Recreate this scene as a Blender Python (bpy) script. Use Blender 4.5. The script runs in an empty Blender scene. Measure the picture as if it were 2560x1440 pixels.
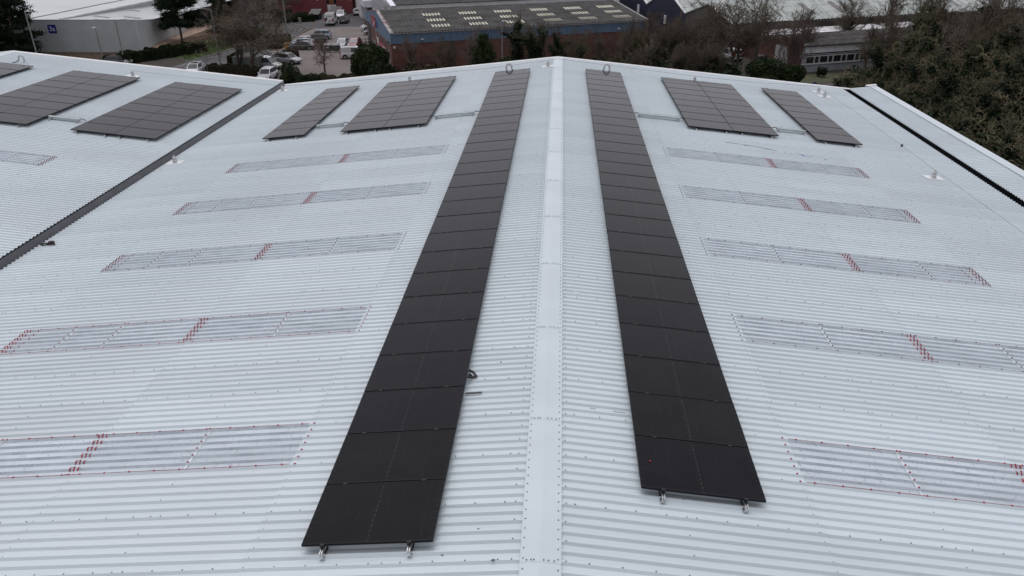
import bpy, bmesh, math, random
import numpy as np
from mathutils import Vector, Matrix
R = math.radians
random.seed(7)
scn = bpy.context.scene
C = scn.collection

# ---------------------------------------------------------------- camera, sky, sun, exposure
cam_d = bpy.data.cameras.new('camera'); cam = bpy.data.objects.new('camera', cam_d); C.objects.link(cam)
pitch, yaw, roll = 0.46693, -0.06454, -0.00832
_f = Vector((math.sin(yaw)*math.cos(pitch), math.cos(yaw)*math.cos(pitch), -math.sin(pitch)))
_r = Vector((math.cos(yaw), -math.sin(yaw), 0)); _u = _r.cross(_f)
_rr = _r*math.cos(roll)+_u*math.sin(roll); _uu = -_r*math.sin(roll)+_u*math.cos(roll)
m = Matrix((( _rr.x, _uu.x, -_f.x), (_rr.y, _uu.y, -_f.y), (_rr.z, _uu.z, -_f.z)))
cam.matrix_world = Matrix.Translation((0.1435, 0, 7.161)) @ m.to_4x4()
cam_d.sensor_width = 36; cam_d.lens = 1893.6*36/2560; cam_d.clip_start = .1; cam_d.clip_end = 3000
scn.camera = cam
SUN_EL, SUN_AZ = R(74), R(-25)
w = bpy.data.worlds.new('World'); scn.world = w; w.use_nodes = True
nt = w.node_tree; nt.nodes.clear()
sky = nt.nodes.new('ShaderNodeTexSky'); sky.sky_type = 'NISHITA'; sky.sun_disc = False
sky.sun_elevation = SUN_EL; sky.sun_rotation = SUN_AZ; sky.dust_density = 3; sky.air_density = 1.2; sky.ozone_density = 1
hs = nt.nodes.new('ShaderNodeHueSaturation'); hs.inputs['Saturation'].default_value = .06
bg = nt.nodes.new('ShaderNodeBackground'); bg.inputs['Strength'].default_value = .15
out = nt.nodes.new('ShaderNodeOutputWorld')
tint = nt.nodes.new('ShaderNodeMix'); tint.data_type = 'RGBA'; tint.blend_type = 'MULTIPLY'; tint.inputs[0].default_value = 1; tint.inputs[7].default_value = (.985, .965, 1.04, 1)
nt.links.new(sky.outputs[0], hs.inputs['Color']); nt.links.new(hs.outputs[0], tint.inputs[6]); nt.links.new(tint.outputs[2], bg.inputs[0]); nt.links.new(bg.outputs[0], out.inputs[0])
sd = bpy.data.lights.new('sun', 'SUN'); sun = bpy.data.objects.new('sun', sd); C.objects.link(sun)
sd.energy = .5; sd.angle = R(60); sd.color = (1, .97, .93)
sun.rotation_euler = (R(90)-SUN_EL, 0, math.pi - SUN_AZ)
scn.view_settings.view_transform = 'Standard'; scn.view_settings.look = 'None'
scn.view_settings.exposure = -0.04; scn.view_settings.gamma = 1; scn.view_settings.use_curve_mapping = False

# ---------------------------------------------------------------- materials
_mats = {}
def mat(name, col, rough=.6, metal=0, var=.0, scale=3.0, stretch=(1,1,1), bump=0, bscale=40, spec=.5, col2=None, coord='Object', coat=0, lo=.35, hi=.65, detail=5):
    if name in _mats: return _mats[name]
    M = bpy.data.materials.new(name); M.use_nodes = True; n = M.node_tree.nodes; l = M.node_tree.links
    b = n['Principled BSDF']; b.inputs['Roughness'].default_value = rough; b.inputs['Metallic'].default_value = metal
    b.inputs['Specular IOR Level'].default_value = spec; b.inputs['Coat Weight'].default_value = coat
    b.inputs['Base Color'].default_value = (*col, 1)
    M.diffuse_color = (*col, 1)
    if var or col2 or bump:
        tc = n.new('ShaderNodeTexCoord'); mp = n.new('ShaderNodeMapping'); mp.inputs['Scale'].default_value = stretch
        l.new(tc.outputs[coord], mp.inputs[0])
    if var or col2:
        ns = n.new('ShaderNodeTexNoise'); ns.inputs['Scale'].default_value = scale; ns.inputs['Detail'].default_value = detail
        l.new(mp.outputs[0], ns.inputs['Vector'])
        cr = n.new('ShaderNodeValToRGB'); c2 = col2 or tuple(min(1, c*(1+var)) for c in col)
        c1 = col if col2 else tuple(c*(1-var) for c in col)
        cr.color_ramp.elements[0].position = lo; cr.color_ramp.elements[0].color = (*c1, 1)
        cr.color_ramp.elements[1].position = hi; cr.color_ramp.elements[1].color = (*c2, 1)
        l.new(ns.outputs[0], cr.inputs[0]); l.new(cr.outputs[0], b.inputs['Base Color'])
    if bump:
        nb = n.new('ShaderNodeTexNoise'); nb.inputs['Scale'].default_value = bscale; nb.inputs['Detail'].default_value = 4
        l.new(mp.outputs[0], nb.inputs['Vector'])
        bp = n.new('ShaderNodeBump'); bp.inputs['Strength'].default_value = bump; bp.inputs['Distance'].default_value = .02
        l.new(nb.outputs[0], bp.inputs['Height']); l.new(bp.outputs[0], b.inputs['Normal'])
    _mats[name] = M
    return M

def mix_layer(M, colr, scale, lo, hi, stretch=(1,1,1), coord='Object', amount=1.0, detail=6, musg=None):
    """adds a noise-masked second colour on top of a material's base colour"""
    n = M.node_tree.nodes; l = M.node_tree.links; b = n['Principled BSDF']
    src = b.inputs['Base Color'].links[0].from_socket if b.inputs['Base Color'].links else None
    tc = n.new('ShaderNodeTexCoord'); mp = n.new('ShaderNodeMapping'); mp.inputs['Scale'].default_value = stretch
    l.new(tc.outputs[coord], mp.inputs[0])
    ns = n.new('ShaderNodeTexNoise'); ns.inputs['Scale'].default_value = scale; ns.inputs['Detail'].default_value = detail
    l.new(mp.outputs[0], ns.inputs['Vector'])
    mr = n.new('ShaderNodeMapRange'); mr.inputs[1].default_value = lo; mr.inputs[2].default_value = hi; mr.inputs[4].default_value = amount
    l.new(ns.outputs[0], mr.inputs[0])
    mx = n.new('ShaderNodeMix'); mx.data_type = 'RGBA'
    if src: l.new(src, mx.inputs[6])
    else: mx.inputs[6].default_value = b.inputs['Base Color'].default_value
    mx.inputs[7].default_value = (*colr, 1); l.new(mr.outputs[0], mx.inputs[0]); l.new(mx.outputs[2], b.inputs['Base Color'])
    return M

# ---------------------------------------------------------------- mesh helpers
class MB:
    def __init__(s): s.v = []; s.f = []
    def add(s, vs, fs):
        o = len(s.v); s.v.extend([tuple(p) for p in vs]); s.f.extend([tuple(i+o for i in f) for f in fs]); return s
    def box(s, x0, x1, y0, y1, z0, z1, M=None):
        vs = [(x0,y0,z0),(x1,y0,z0),(x1,y1,z0),(x0,y1,z0),(x0,y0,z1),(x1,y0,z1),(x1,y1,z1),(x0,y1,z1)]
        if M is not None: vs = [tuple(M @ Vector(p)) for p in vs]
        return s.add(vs, [(0,3,2,1),(4,5,6,7),(0,1,5,4),(1,2,6,5),(2,3,7,6),(3,0,4,7)])
    def hexa(s, p):   # 8 points: bottom 0-3, top 4-7
        return s.add(p, [(0,3,2,1),(4,5,6,7),(0,1,5,4),(1,2,6,5),(2,3,7,6),(3,0,4,7)])
    def tube(s, pts, rad, n=8, caps=True):
        pts = [Vector(p) for p in pts]; rs = rad if isinstance(rad, (list, tuple)) else [rad]*len(pts)
        o = len(s.v); prev = None
        for i, p in enumerate(pts):
            d = (pts[min(i+1, len(pts)-1)]-pts[max(i-1, 0)]).normalized()
            if prev is None: a = d.orthogonal().normalized()
            else:
                a = prev - d*prev.dot(d); a = a.normalized() if a.length > 1e-6 else d.orthogonal().normalized()
            prev = a; b = d.cross(a)
            for k in range(n):
                t = 2*math.pi*k/n; s.v.append(tuple(p+(a*math.cos(t)+b*math.sin(t))*rs[i]))
        for i in range(len(pts)-1):
            for k in range(n):
                k2 = (k+1) % n; s.f.append((o+i*n+k, o+i*n+k2, o+(i+1)*n+k2, o+(i+1)*n+k))
        if caps:
            s.f.append(tuple(o+k for k in range(n))[::-1]); s.f.append(tuple(o+(len(pts)-1)*n+k for k in range(n)))
        return s
    def loft(s, secs, caps=True):
        o = len(s.v); n = len(secs[0])
        for sec in secs: s.v.extend([tuple(p) for p in sec])
        for i in range(len(secs)-1):
            for k in range(n):
                k2 = (k+1) % n; s.f.append((o+i*n+k, o+i*n+k2, o+(i+1)*n+k2, o+(i+1)*n+k))
        if caps:
            s.f.append(tuple(o+k for k in range(n))[::-1]); s.f.append(tuple(o+(len(secs)-1)*n+k for k in range(n)))
        return s
    def mesh(s, name, m, smooth=False):
        me = bpy.data.meshes.new(name); me.from_pydata(s.v, [], s.f)
        if m: me.materials.append(m)
        if smooth: me.polygons.foreach_set('use_smooth', [True]*len(me.polygons))
        me.update(); return me
    def build(s, name, m, parent=None, smooth=False, loc=None, rz=0, fix=True):
        me = s.mesh(name, m, smooth)
        if fix:
            b = bmesh.new(); b.from_mesh(me); bmesh.ops.recalc_face_normals(b, faces=b.faces); b.to_mesh(me); b.free()
        return obj(name, me, parent, loc, rz)
def obj(name, me, parent=None, loc=None, rz=0):
    o = bpy.data.objects.new(name, me); C.objects.link(o)
    if parent: o.parent = parent
    if loc is not None: o.location = loc
    if rz: o.rotation_euler = (0, 0, rz)
    return o
def tag(o, label=None, cat=None, group=None, kind=None):
    if label: o['label'] = label
    if cat: o['category'] = cat
    if group: o['group'] = group
    if kind: o['kind'] = kind
    return o
def thing(name, label, cat, loc=(0,0,0), rz=0, group=None):
    o = bpy.data.objects.new(name, None); C.objects.link(o); o.location = loc; o.rotation_euler = (0,0,rz); o.empty_display_size = .2
    return tag(o, label, cat, group)
def stuff(o): o['kind'] = 'stuff'; return o
def link_copy(o, parent=None):
    c = o.copy(); C.objects.link(c); c.parent = parent
    for ch in list(o.children): link_copy(ch, c)
    return c
def text_mesh(name, body, size, m, parent, M, align='CENTER'):
    cu = bpy.data.curves.new(name, 'FONT'); cu.body = body; cu.size = size; cu.align_x = align; cu.align_y = 'CENTER'; cu.extrude = .01
    t = bpy.data.objects.new(name, cu); C.objects.link(t)
    dg = bpy.context.evaluated_depsgraph_get(); me = bpy.data.meshes.new_from_object(t.evaluated_get(dg))
    bpy.data.objects.remove(t); me.materials.clear(); me.materials.append(m)
    o = obj(name, me, parent); o.matrix_local = M; return o

# ---------------------------------------------------------------- the palette
m_roof = mat('coated_roof_steel', (.565,.635,.660), .34, 0, .05, .55, (.35,1,1), spec=.5)
mix_layer(m_roof, (.54,.57,.60), .22, .45, .7, (.6,1.5,1), amount=.55)
mix_layer(m_roof, (.40,.40,.40), 6, .62, .80, (.25,3,1), amount=.35)
m_flash = mat('white_flashing', (.545,.612,.636), .34, 0, .035, .8)
mix_layer(m_flash, (.42,.43,.43), 3.5, .62, .82, amount=.3)
m_verge = mat('bright_verge', (.72,.73,.72), .4, 0, .04, 1.5)
m_grp = mat('translucent_sheet', (.48,.54,.58), .26, 0, col2=(.59,.655,.69), scale=1.1, stretch=(.5,2.2,1), lo=.36, hi=.64, detail=8)
mix_layer(m_grp, (.41,.46,.49), .8, .48, .72, (.3,1.6,1), amount=.8)
mix_layer(m_grp, (.20,.22,.26), 11, .58, .74, (2.0,.6,1), amount=.6)
m_grpd = mat('darker_translucent_rib', (.38,.43,.465), .35, 0, col2=(.51,.57,.605), scale=2.5, stretch=(.8,2,1), lo=.38, hi=.66, detail=8)  # darker mottled tone for the sloping rib faces of the skylight sheets
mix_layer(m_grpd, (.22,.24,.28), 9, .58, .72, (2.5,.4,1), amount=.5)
m_gutter = mat('dark_grey_gutter', (.085,.092,.10), .45, 0, .12, 2)
m_black = mat('black_void', (.006,.008,.012), .8)
m_screw = mat('grey_screw_cap', (.16,.18,.19), .5)
m_red = mat('red_screw_cap', (.36,.015,.035), .45)
m_redl = mat('red_sealant', (.31,.04,.055), .6, 0, .35, 14)
m_redd = mat('aged_red_sealant', (.24,.11,.12), .6, 0, .35, 9)
m_capd = mat('aged_screw_cap', (.10,.055,.065), .5)
m_strap = mat('white_fixing_strap', (.62,.68,.70), .4, 0, .12, 8)
m_frame = mat('black_anodised_frame', (.012,.012,.014), .6, 0, spec=.15)
m_alu = mat('bright_aluminium', (.72,.72,.72), .25, 1, .05, 10)
m_clamp = mat('black_clamp', (.02,.02,.02), .4, .5)
m_tray = mat('galvanised_tray', (.42,.47,.47), .4, .6, .1, 6)
m_cable = mat('black_cable', (.012,.012,.014), .5)
m_vent = mat('white_plastic_pipe', (.55,.57,.57), .35)
m_post = mat('galvanised_post', (.48,.49,.49), .4, .5, .15, 20)
m_wire = mat('steel_wire', (.22,.23,.24), .4, .6)
m_white = mat('white_paint', (.72,.73,.73), .35)
m_blackrub = mat('black_rubber', (.015,.015,.015), .7)
m_leafdeb = mat('rotted_leaf', (.035,.016,.014), .8, 0, .4, 20)
m_bluecord = mat('blue_cord', (.08,.16,.42), .6)
m_orange = mat('red_scrap', (.5,.03,.03), .5)
m_smear = mat('white_smear', (.80,.80,.80), .5)

def panel_glass():
    M = bpy.data.materials.new('solar_cells_under_glass'); M.use_nodes = True; n = M.node_tree.nodes; l = M.node_tree.links
    b = n['Principled BSDF']; b.inputs['Roughness'].default_value = .12; b.inputs['IOR'].default_value = 1.5
    b.inputs['Specular IOR Level'].default_value = .11; b.inputs['Specular Tint'].default_value = (1,.93,1,1)
    tc = n.new('ShaderNodeTexCoord'); sx = n.new('ShaderNodeSeparateXYZ'); l.new(tc.outputs['Object'], sx.inputs[0])
    def math_(op, a, bb=None, c=None):
        q = n.new('ShaderNodeMath'); q.operation = op
        for i, v in enumerate((a, bb, c)):
            if v is None: continue
            if hasattr(v, 'type'): l.new(v, q.inputs[i])
            else: q.inputs[i].default_value = v
        return q.outputs[0]
    # object space: x = 0..1.722 along the slope, y = 0..1.134
    cx = math_('ABSOLUTE', math_('SUBTRACT', sx.outputs[0], .861))
    geo = n.new('ShaderNodeNewGeometry')
    nz = n.new('ShaderNodeTexNoise'); nz.inputs['Scale'].default_value = 5; nz.inputs['Detail'].default_value = 3; l.new(geo.outputs['Position'], nz.inputs['Vector'])
    nz2 = n.new('ShaderNodeTexNoise'); nz2.inputs['Scale'].default_value = 1.3; nz2.inputs['Detail'].default_value = 5; l.new(geo.outputs['Position'], nz2.inputs['Vector'])
    cen = math_('MULTIPLY', math_('LESS_THAN', cx, .0045), math_('GREATER_THAN', math_('SINE', math_('MULTIPLY', sx.outputs[1], 68)), -.35))
    cen = math_('MULTIPLY', math_('MULTIPLY', cen, nz.outputs[0]), 1.1)
    # cell grid: pitch .0915 in x, .182 in y
    gx = math_('LESS_THAN', math_('ABSOLUTE', math_('SUBTRACT', math_('FRACT', math_('DIVIDE', sx.outputs[0], .182)), .5)), .012)
    gy = math_('LESS_THAN', math_('ABSOLUTE', math_('SUBTRACT', math_('FRACT', math_('DIVIDE', sx.outputs[1], .1135)), .5)), .02)
    gm = n.new('ShaderNodeMapRange'); gm.inputs[1].default_value = .5; gm.inputs[2].default_value = .72; gm.inputs[4].default_value = .38; l.new(nz.outputs[0], gm.inputs[0])
    grid = math_('MULTIPLY', gx, gm.outputs[0])
    dots = math_('MULTIPLY', math_('MULTIPLY', gx, gy), .5)
    edge = math_('MULTIPLY', math_('MULTIPLY', gy, math_('GREATER_THAN', cx, .79)), .45)
    tot = math_('MAXIMUM', math_('MAXIMUM', cen, grid), math_('MAXIMUM', dots, edge))
    # object-to-object tone change plus soft dust
    oi = n.new('ShaderNodeObjectInfo')
    cr = n.new('ShaderNodeValToRGB'); cr.color_ramp.elements[0].color = (.006,.006,.008,1); cr.color_ramp.elements[1].color = (.009,.0085,.012,1)
    e = cr.color_ramp.elements.new(.5); e.color = (.008,.008,.008,1); l.new(oi.outputs['Random'], cr.inputs[0])
    dm = n.new('ShaderNodeMapRange'); dm.inputs[1].default_value = .35; dm.inputs[2].default_value = .8; dm.inputs[4].default_value = .05; l.new(nz2.outputs[0], dm.inputs[0])
    m1 = n.new('ShaderNodeMix'); m1.data_type = 'RGBA'; l.new(dm.outputs[0], m1.inputs[0]); l.new(cr.outputs[0], m1.inputs[6]); m1.inputs[7].default_value = (.09,.085,.085,1)
    mpp = n.new('ShaderNodeMapping'); mpp.inputs['Scale'].default_value = (7,.35,7); l.new(geo.outputs['Position'], mpp.inputs[0])
    n3 = n.new('ShaderNodeTexNoise'); n3.inputs['Scale'].default_value = 2.2; n3.inputs['Detail'].default_value = 3; l.new(mpp.outputs[0], n3.inputs['Vector'])
    rr_ = n.new('ShaderNodeMapRange'); rr_.inputs[1].default_value = .5; rr_.inputs[2].default_value = .75; rr_.inputs[3].default_value = .08; rr_.inputs[4].default_value = .20; l.new(n3.outputs[0], rr_.inputs[0]); l.new(rr_.outputs[0], b.inputs['Roughness'])
    m2 = n.new('ShaderNodeMix'); m2.data_type = 'RGBA'; l.new(tot, m2.inputs[0]); l.new(m1.outputs[2], m2.inputs[6]); m2.inputs[7].default_value = (.085,.083,.08,1)
    l.new(m2.outputs[2], b.inputs['Base Color'])
    return M
m_cells = panel_glass()

def tone(M, amt):
    n = M.node_tree.nodes; l = M.node_tree.links; b = n['Principled BSDF']; src = b.inputs['Base Color'].links[0].from_socket
    oi = n.new('ShaderNodeObjectInfo'); mr = n.new('ShaderNodeMapRange'); mr.inputs[3].default_value = 1-amt; mr.inputs[4].default_value = 1+amt*.6
    l.new(oi.outputs['Random'], mr.inputs[0]); mx = n.new('ShaderNodeMix'); mx.data_type = 'RGBA'; mx.blend_type = 'MULTIPLY'; mx.inputs[0].default_value = 1
    l.new(src, mx.inputs[6]); l.new(mr.outputs[0], mx.inputs[7]); l.new(mx.outputs[2], b.inputs['Base Color'])
tone(m_roof, .05); tone(m_flash, .04); tone(m_grp, .06)

# ---------------------------------------------------------------- warehouse roof
TA = 0.10284; A = math.atan(TA); CA, SA = math.cos(A), math.sin(A)
G = -15.0                       # ground level; the main ridge is z = 0
# a roof plane: ridge x, ridge z, side (+1 falls towards +x)
P_L1 = (0, 0, -1); P_R1 = (0, 0, 1); P_L2 = (-29.9, .22, 1); P_L3 = (-29.9, .22, -1); P_R2 = (16.34, -1.405, -1)
def S(pl, d, y, h=0): return (pl[0]+pl[2]*(d*CA+h*SA), y, pl[1]-d*SA+h*CA)
Y0, SW, RP = 8.81, 1.008, .168
PROF = [(0,.033)]
for _i in range(6):
    b0 = _i*RP
    PROF += [(b0+.013,.034),(b0+.041,0),(b0+RP-.041,0),(b0+RP-.013,.034)]
PROF += [(6*RP,.033)]
def prof_h(y):
    t = (y-Y0) % RP; t = min(t, RP-t)
    return .034 if t < .013 else (0 if t > .041 else .034*(.041-t)/.028)
def sheet_mb(pl, d0, d1, y=0, lap=.12, n=1):
    b = MB(); N = len(PROF)
    vs = [S(pl, d0-lap, y+p, h) for p, h in PROF]+[S(pl, (d0+d1)/2, y+p, h+.003) for p, h in PROF]+[S(pl, d1, y+p, h+.007) for p, h in PROF]
    vs += [S(pl, d1, y+p, h+.001) for p, h in PROF]
    fs = []
    for r in range(3): fs += [(r*N+i, r*N+i+1, (r+1)*N+i+1, (r+1)*N+i) for i in range(N-1)]
    return b.add(vs, fs)
wh = thing('warehouse', 'long white corrugated metal warehouse roof with several ridges filling the lower view', 'warehouse')
ROWS_L = [.12, 3.84, 7.42, 11.55, 14.88]; ROWS_R = [.12, 3.86, 7.42, 10.56, 15.0]
KS, KE = -5, 32
SKYK = (0, 4, 8, 12, 16)
for pl, rows in ((P_L1, ROWS_L), (P_R1, ROWS_R)):
    for r in range(4):
        me = None
        for k in range(KS, KE):
            if k in SKYK and r in (1, 2): continue
            if me is None:
                o = sheet_mb(pl, rows[r], rows[r+1], lap=.12 if r else 0).build('roof_sheet', m_roof, wh, fix=False); me = o.data
            else: o = obj('roof_sheet', me, wh)
            o.location = (0, Y0+SW*k, 0)
far = MB()
def run(pl, d0, d1, y0, y1, rows=None, skip=()):
    rows = rows or [d0, d1]
    k = math.floor((y0-Y0)/SW)
    while Y0+SW*k < y1-.01:
        for a_, b_ in zip(rows[:-1], rows[1:]):
            if (k, a_) in skip: continue
            q = sheet_mb(pl, a_, b_, Y0+SW*k, 0 if a_ == rows[0] else .12); far.add(q.v, q.f)
        k += 1
for pl, rows in ((P_L1, ROWS_L), (P_R1, ROWS_R)): run(pl, 0, 0, -12, 3.6, rows)
run(P_L2, 0, 0, 0, 41, [.12, 3.84, 7.42, 11.55, 14.98], skip=((16, 7.42), (16, 3.84)))
run(P_L3, .12, 14.9, 0, 41)
run(P_R2, 0.0, 1.10, -12, 41)
stuff(far.build('roof_sheeting', m_roof, wh, fix=False))

# roof skylights, their sealant and caps
def cap(b, p, r=.014, h=.012, n=6):
    x, y, z = p; vs = [(x+r*math.cos(2*math.pi*i/n), y+r*math.sin(2*math.pi*i/n), z) for i in range(n)]+[(x+.6*r*math.cos(2*math.pi*i/n), y+.6*r*math.sin(2*math.pi*i/n), z+h) for i in range(n)]
    b.add(vs, [(i, (i+1) % n, n+(i+1) % n, n+i) for i in range(n)]+[tuple(range(n, 2*n))])
def line_x(b, pl, d0, d1, y, wd=.010, wob=.002, step=.25):
    n = max(2, int((d1-d0)/step)); h = prof_h(y)+.0075
    t = [d0+(d1-d0)*i/n for i in range(n+1)]; vs = []
    for d in t:
        c = y+random.uniform(-wob, wob); ww = wd*random.uniform(.6, 1.25)
        vs += [S(pl, d, c-ww/2, h), S(pl, d, c, h+.005), S(pl, d, c+ww/2, h)]
    b.add(vs, [q for i in range(n) for q in ((3*i, 3*i+1, 3*i+4, 3*i+3), (3*i+1, 3*i+2, 3*i+5, 3*i+4))])
def squiggle(b, pl, d, y0, y1, wd=.012, gap=True):
    """sealant run across the ribs; it shows on crest and near web, thin in the pan"""
    y = y0; pts = []
    while y < y1+.001:
        pts.append(y); y += .014
    for i in range(len(pts)-1):
        t = ((pts[i]-Y0) % RP)/RP
        if gap and .30 < t < .62: continue
        f = 1.0 if (t > .7 or t < .22) else .5
        a_, c_ = pts[i], pts[i+1]; ww = wd*f*random.uniform(.8, 1.2)
        da = .012*math.sin(a_*37.4); dc = .012*math.sin(c_*37.4)
        b.add([S(pl, d+da-ww/2, a_, prof_h(a_)+.009), S(pl, d+da+ww/2, a_, prof_h(a_)+.009), S(pl, d+dc+ww/2, c_, prof_h(c_)+.009), S(pl, d+dc-ww/2, c_, prof_h(c_)+.009)], [(0,1,2,3)])
def skylight(pl, y, spans, red, purl, dist):
    ml, mc = (m_redl, m_red) if red >= 1 else (m_redd, m_capd)
    mj = m_redl if red > .35 else m_redd
    objs = []
    for (a_, b_) in spans:
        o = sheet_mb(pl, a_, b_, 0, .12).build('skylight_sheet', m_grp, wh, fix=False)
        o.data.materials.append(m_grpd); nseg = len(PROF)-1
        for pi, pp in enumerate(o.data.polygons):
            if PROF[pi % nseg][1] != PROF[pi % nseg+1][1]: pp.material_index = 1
        o.location = (0, y, 0); objs.append(o)
        s = MB(); c = MB(); st = MB(); sj = MB(); se = MB()
        for yy in (0, SW):
            line_x(s, pl, a_, b_, y+yy, .009 if red >= 1 else .0045)
            d = a_+.12
            while d < b_: cap(c, S(pl, d, y+yy, .042), .017); d += .41
        ends = [b_-.09, b_-.02, b_+.05] if b_ > 8 or red > .3 else [b_]
        if b_ != spans[-1][1]: ends = [b_-.07, b_, b_+.07]
        for e in ends: squiggle(sj if b_ != spans[-1][1] else se, pl, e, y, y+SW, .026)
        if b_ == spans[-1][1]:
            squiggle(se, pl, b_-.28, y, y+SW, .018)
        for i in range(7):
            cap(c, S(pl, b_+.01, y+i*RP+(.0 if i < 6 else 0), .043), .017)
            if a_ == spans[0][0]: cap(c, S(pl, a_-.09, y+i*RP, .043), .017)
        for p_ in purl:
            if a_ < p_ < b_:
                for i in range(1, 7):   # short white strap pieces on every crest, one cap each
                    yc = y+i*RP-RP/2
                    for (u0, u1) in ((yc-.083, yc-.05), (yc-.045, yc+.045), (yc+.05, yc+.083)):
                        h0, h1 = prof_h(u0)+.010, prof_h(u1)+.010
                        st.add([S(pl, p_-.018, u0, h0), S(pl, p_+.018, u0, h0), S(pl, p_+.018, u1, h1), S(pl, p_-.018, u1, h1)], [(0,1,2,3)])
                    cap(c, S(pl, p_, y+i*RP, .045), .017)
        for bb, nm, mm in ((s, 'sealant_line', ml), (sj, 'joint_sealant', mj), (se, 'end_sealant', m_redl if red >= 1 else m_redd), (c, 'screw_cap', mc), (st, 'fixing_strap', m_strap)):
            if bb.v:
                q = stuff(bb.build(nm, mm, None, fix=False)); q.parent = o; q.location = (0, -y, 0)
    return objs
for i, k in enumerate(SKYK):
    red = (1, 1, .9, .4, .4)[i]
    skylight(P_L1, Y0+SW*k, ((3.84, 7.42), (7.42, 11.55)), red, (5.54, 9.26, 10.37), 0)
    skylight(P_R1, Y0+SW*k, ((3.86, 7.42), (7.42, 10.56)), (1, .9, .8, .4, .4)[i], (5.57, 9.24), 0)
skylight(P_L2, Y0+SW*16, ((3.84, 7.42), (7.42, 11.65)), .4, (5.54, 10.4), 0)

# screws
sc = MB()
def in_sky(k): return any(abs(k-q) < .5 for q in SKYK)
for pl, rows in ((P_L1, ROWS_L), (P_R1, ROWS_R), (P_L2, [.12, 3.84, 7.42, 11.55, 14.9])):
    ys = 2.0 if pl is not P_L2 else 15
    for d in (.34, 1.97, 3.77, 5.56, 7.34, 9.25, 11.0, 12.8, 14.7):
        every = 1 if d in (3.77, 7.34) else 2
        j = -40 if pl is not P_L2 else 40
        while Y0+j*RP < 41:
            y = Y0+j*RP
            kk = math.floor((y-Y0)/SW+1e-6)
            if y > ys and not (kk in SKYK and 3.8 < d < 11.6):
                if d > 10 and y < 9: pass
                else: cap(sc, S(pl, d+random.uniform(-.012, .012), y+random.uniform(-.003, .003), .034), .0125, .010, 5)
            j += every
    k = -6 if pl is not P_L2 else 6
    while Y0+k*SW < 41:
        d = .55+random.uniform(-.1, .1)
        while d < 14.8:
            if not (3.8 < d < 11.6 and (k in SKYK or k-1 in SKYK)): cap(sc, S(pl, d, Y0+k*SW, .036), .0125, .010, 5)
            d += .41
        k += 1
stuff(sc.build('roof_screw', m_screw, wh, fix=False))

# ridge cap in 2.85 m lengths
def ridge_caps(xr, zr, y0, y1, wl, wr, joint0, h=.036, name='ridge_cap'):
    js = [joint0+2.87*i for i in range(-10, 14) if y0 < joint0+2.87*i < y1]; ys = [y0]+js+[y1]
    L = (xr, zr, -1); Rr = (xr, zr, 1)
    for a_, b_ in zip(ys[:-1], ys[1:]):
        b = MB(); t = .004
        def sec(y, up): return [S(L, wl, y, h-.012), S(L, wl, y, h+up), S(L, wl-.012, y, h+.004+up), S(L, .10, y, h+.005+up), S(L, .01, y, h+.007+up), S(Rr, .01, y, h+.007+up), S(Rr, .10, y, h+.005+up), S(Rr, wr-.012, y, h+.004+up), S(Rr, wr, y, h+up), S(Rr, wr, y, h-.012)]
        b.loft([sec(a_-.06, .0025), sec(b_, 0)], caps=False)
        b.build(name, m_flash, wh, fix=False)
ridge_caps(0, 0, -12, 41.15, .226, .283, 9.66)
cs = MB()
for j in range(-60, 193):
    y = Y0+(j+.0)*RP
    if y < 2 or y > 41: continue
    cap(cs, S(P_L1, .185, y, .044), .011, .009, 6); cap(cs, S(P_R1, .238, y, .044), .011, .009, 6)
for i in range(-2, 12):
    y = 9.66+2.87*i-.03
    if y > 41: break
    for d in (.05, .085, .14): cap(cs, S(P_L1, d, y, .052), .011, .009, 6)
    for d in (.06, .12, .19): cap(cs, S(P_R1, d, y, .052), .011, .009, 6)
stuff(cs.build('ridge_screw', m_screw, wh, fix=False))
ridge_caps(-29.9, .22, 0, 41.15, .25, .25, 9.66)

# verge flashing along the gable end
def verge(pl, d0, d1, ya=41.07, hi=.065):
    b = MB()
    def sec(d): return [S(pl, d, ya, .034), S(pl, d, ya+.03, hi), S(pl, d, ya+.23, hi), S(pl, d, ya+.25, hi-.02), S(pl, d, ya+.25, -.35), S(pl, d, ya+.235, -.35), S(pl, d, ya+.2, .02)]
    n = max(1, round(abs(d1-d0)/3))
    for i in range(n):
        q = MB().loft([sec(d0+(d1-d0)*i/n), sec(d0+(d1-d0)*(i+1)/n-.004)]); q.build('verge_flashing', m_verge, wh)
verge(P_L1, 0, 14.98); verge(P_R1, 0, 16.1); verge(P_L2, 0, 15.0); verge(P_L3, 0, 15); verge((16.34, -1.385, -1), -.3, .20)
# right-hand parapet cap over the short upstand roof
for i in range(18):
    y0 = 41.3-3*(i+1); y1 = 41.3-3*i
    b = MB(); P = P_R2
    pts = lambda y: [(16.27, y, -1.372), (16.27, y, -1.362), (16.62, y, -1.346), (16.66, y, -1.375), (16.66, y, -1.75), (16.64, y, -1.75), (16.62, y, -1.42)]
    b.loft([pts(y0+.004), pts(y1)]); b.build('parapet_flashing', m_flash, wh)

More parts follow.
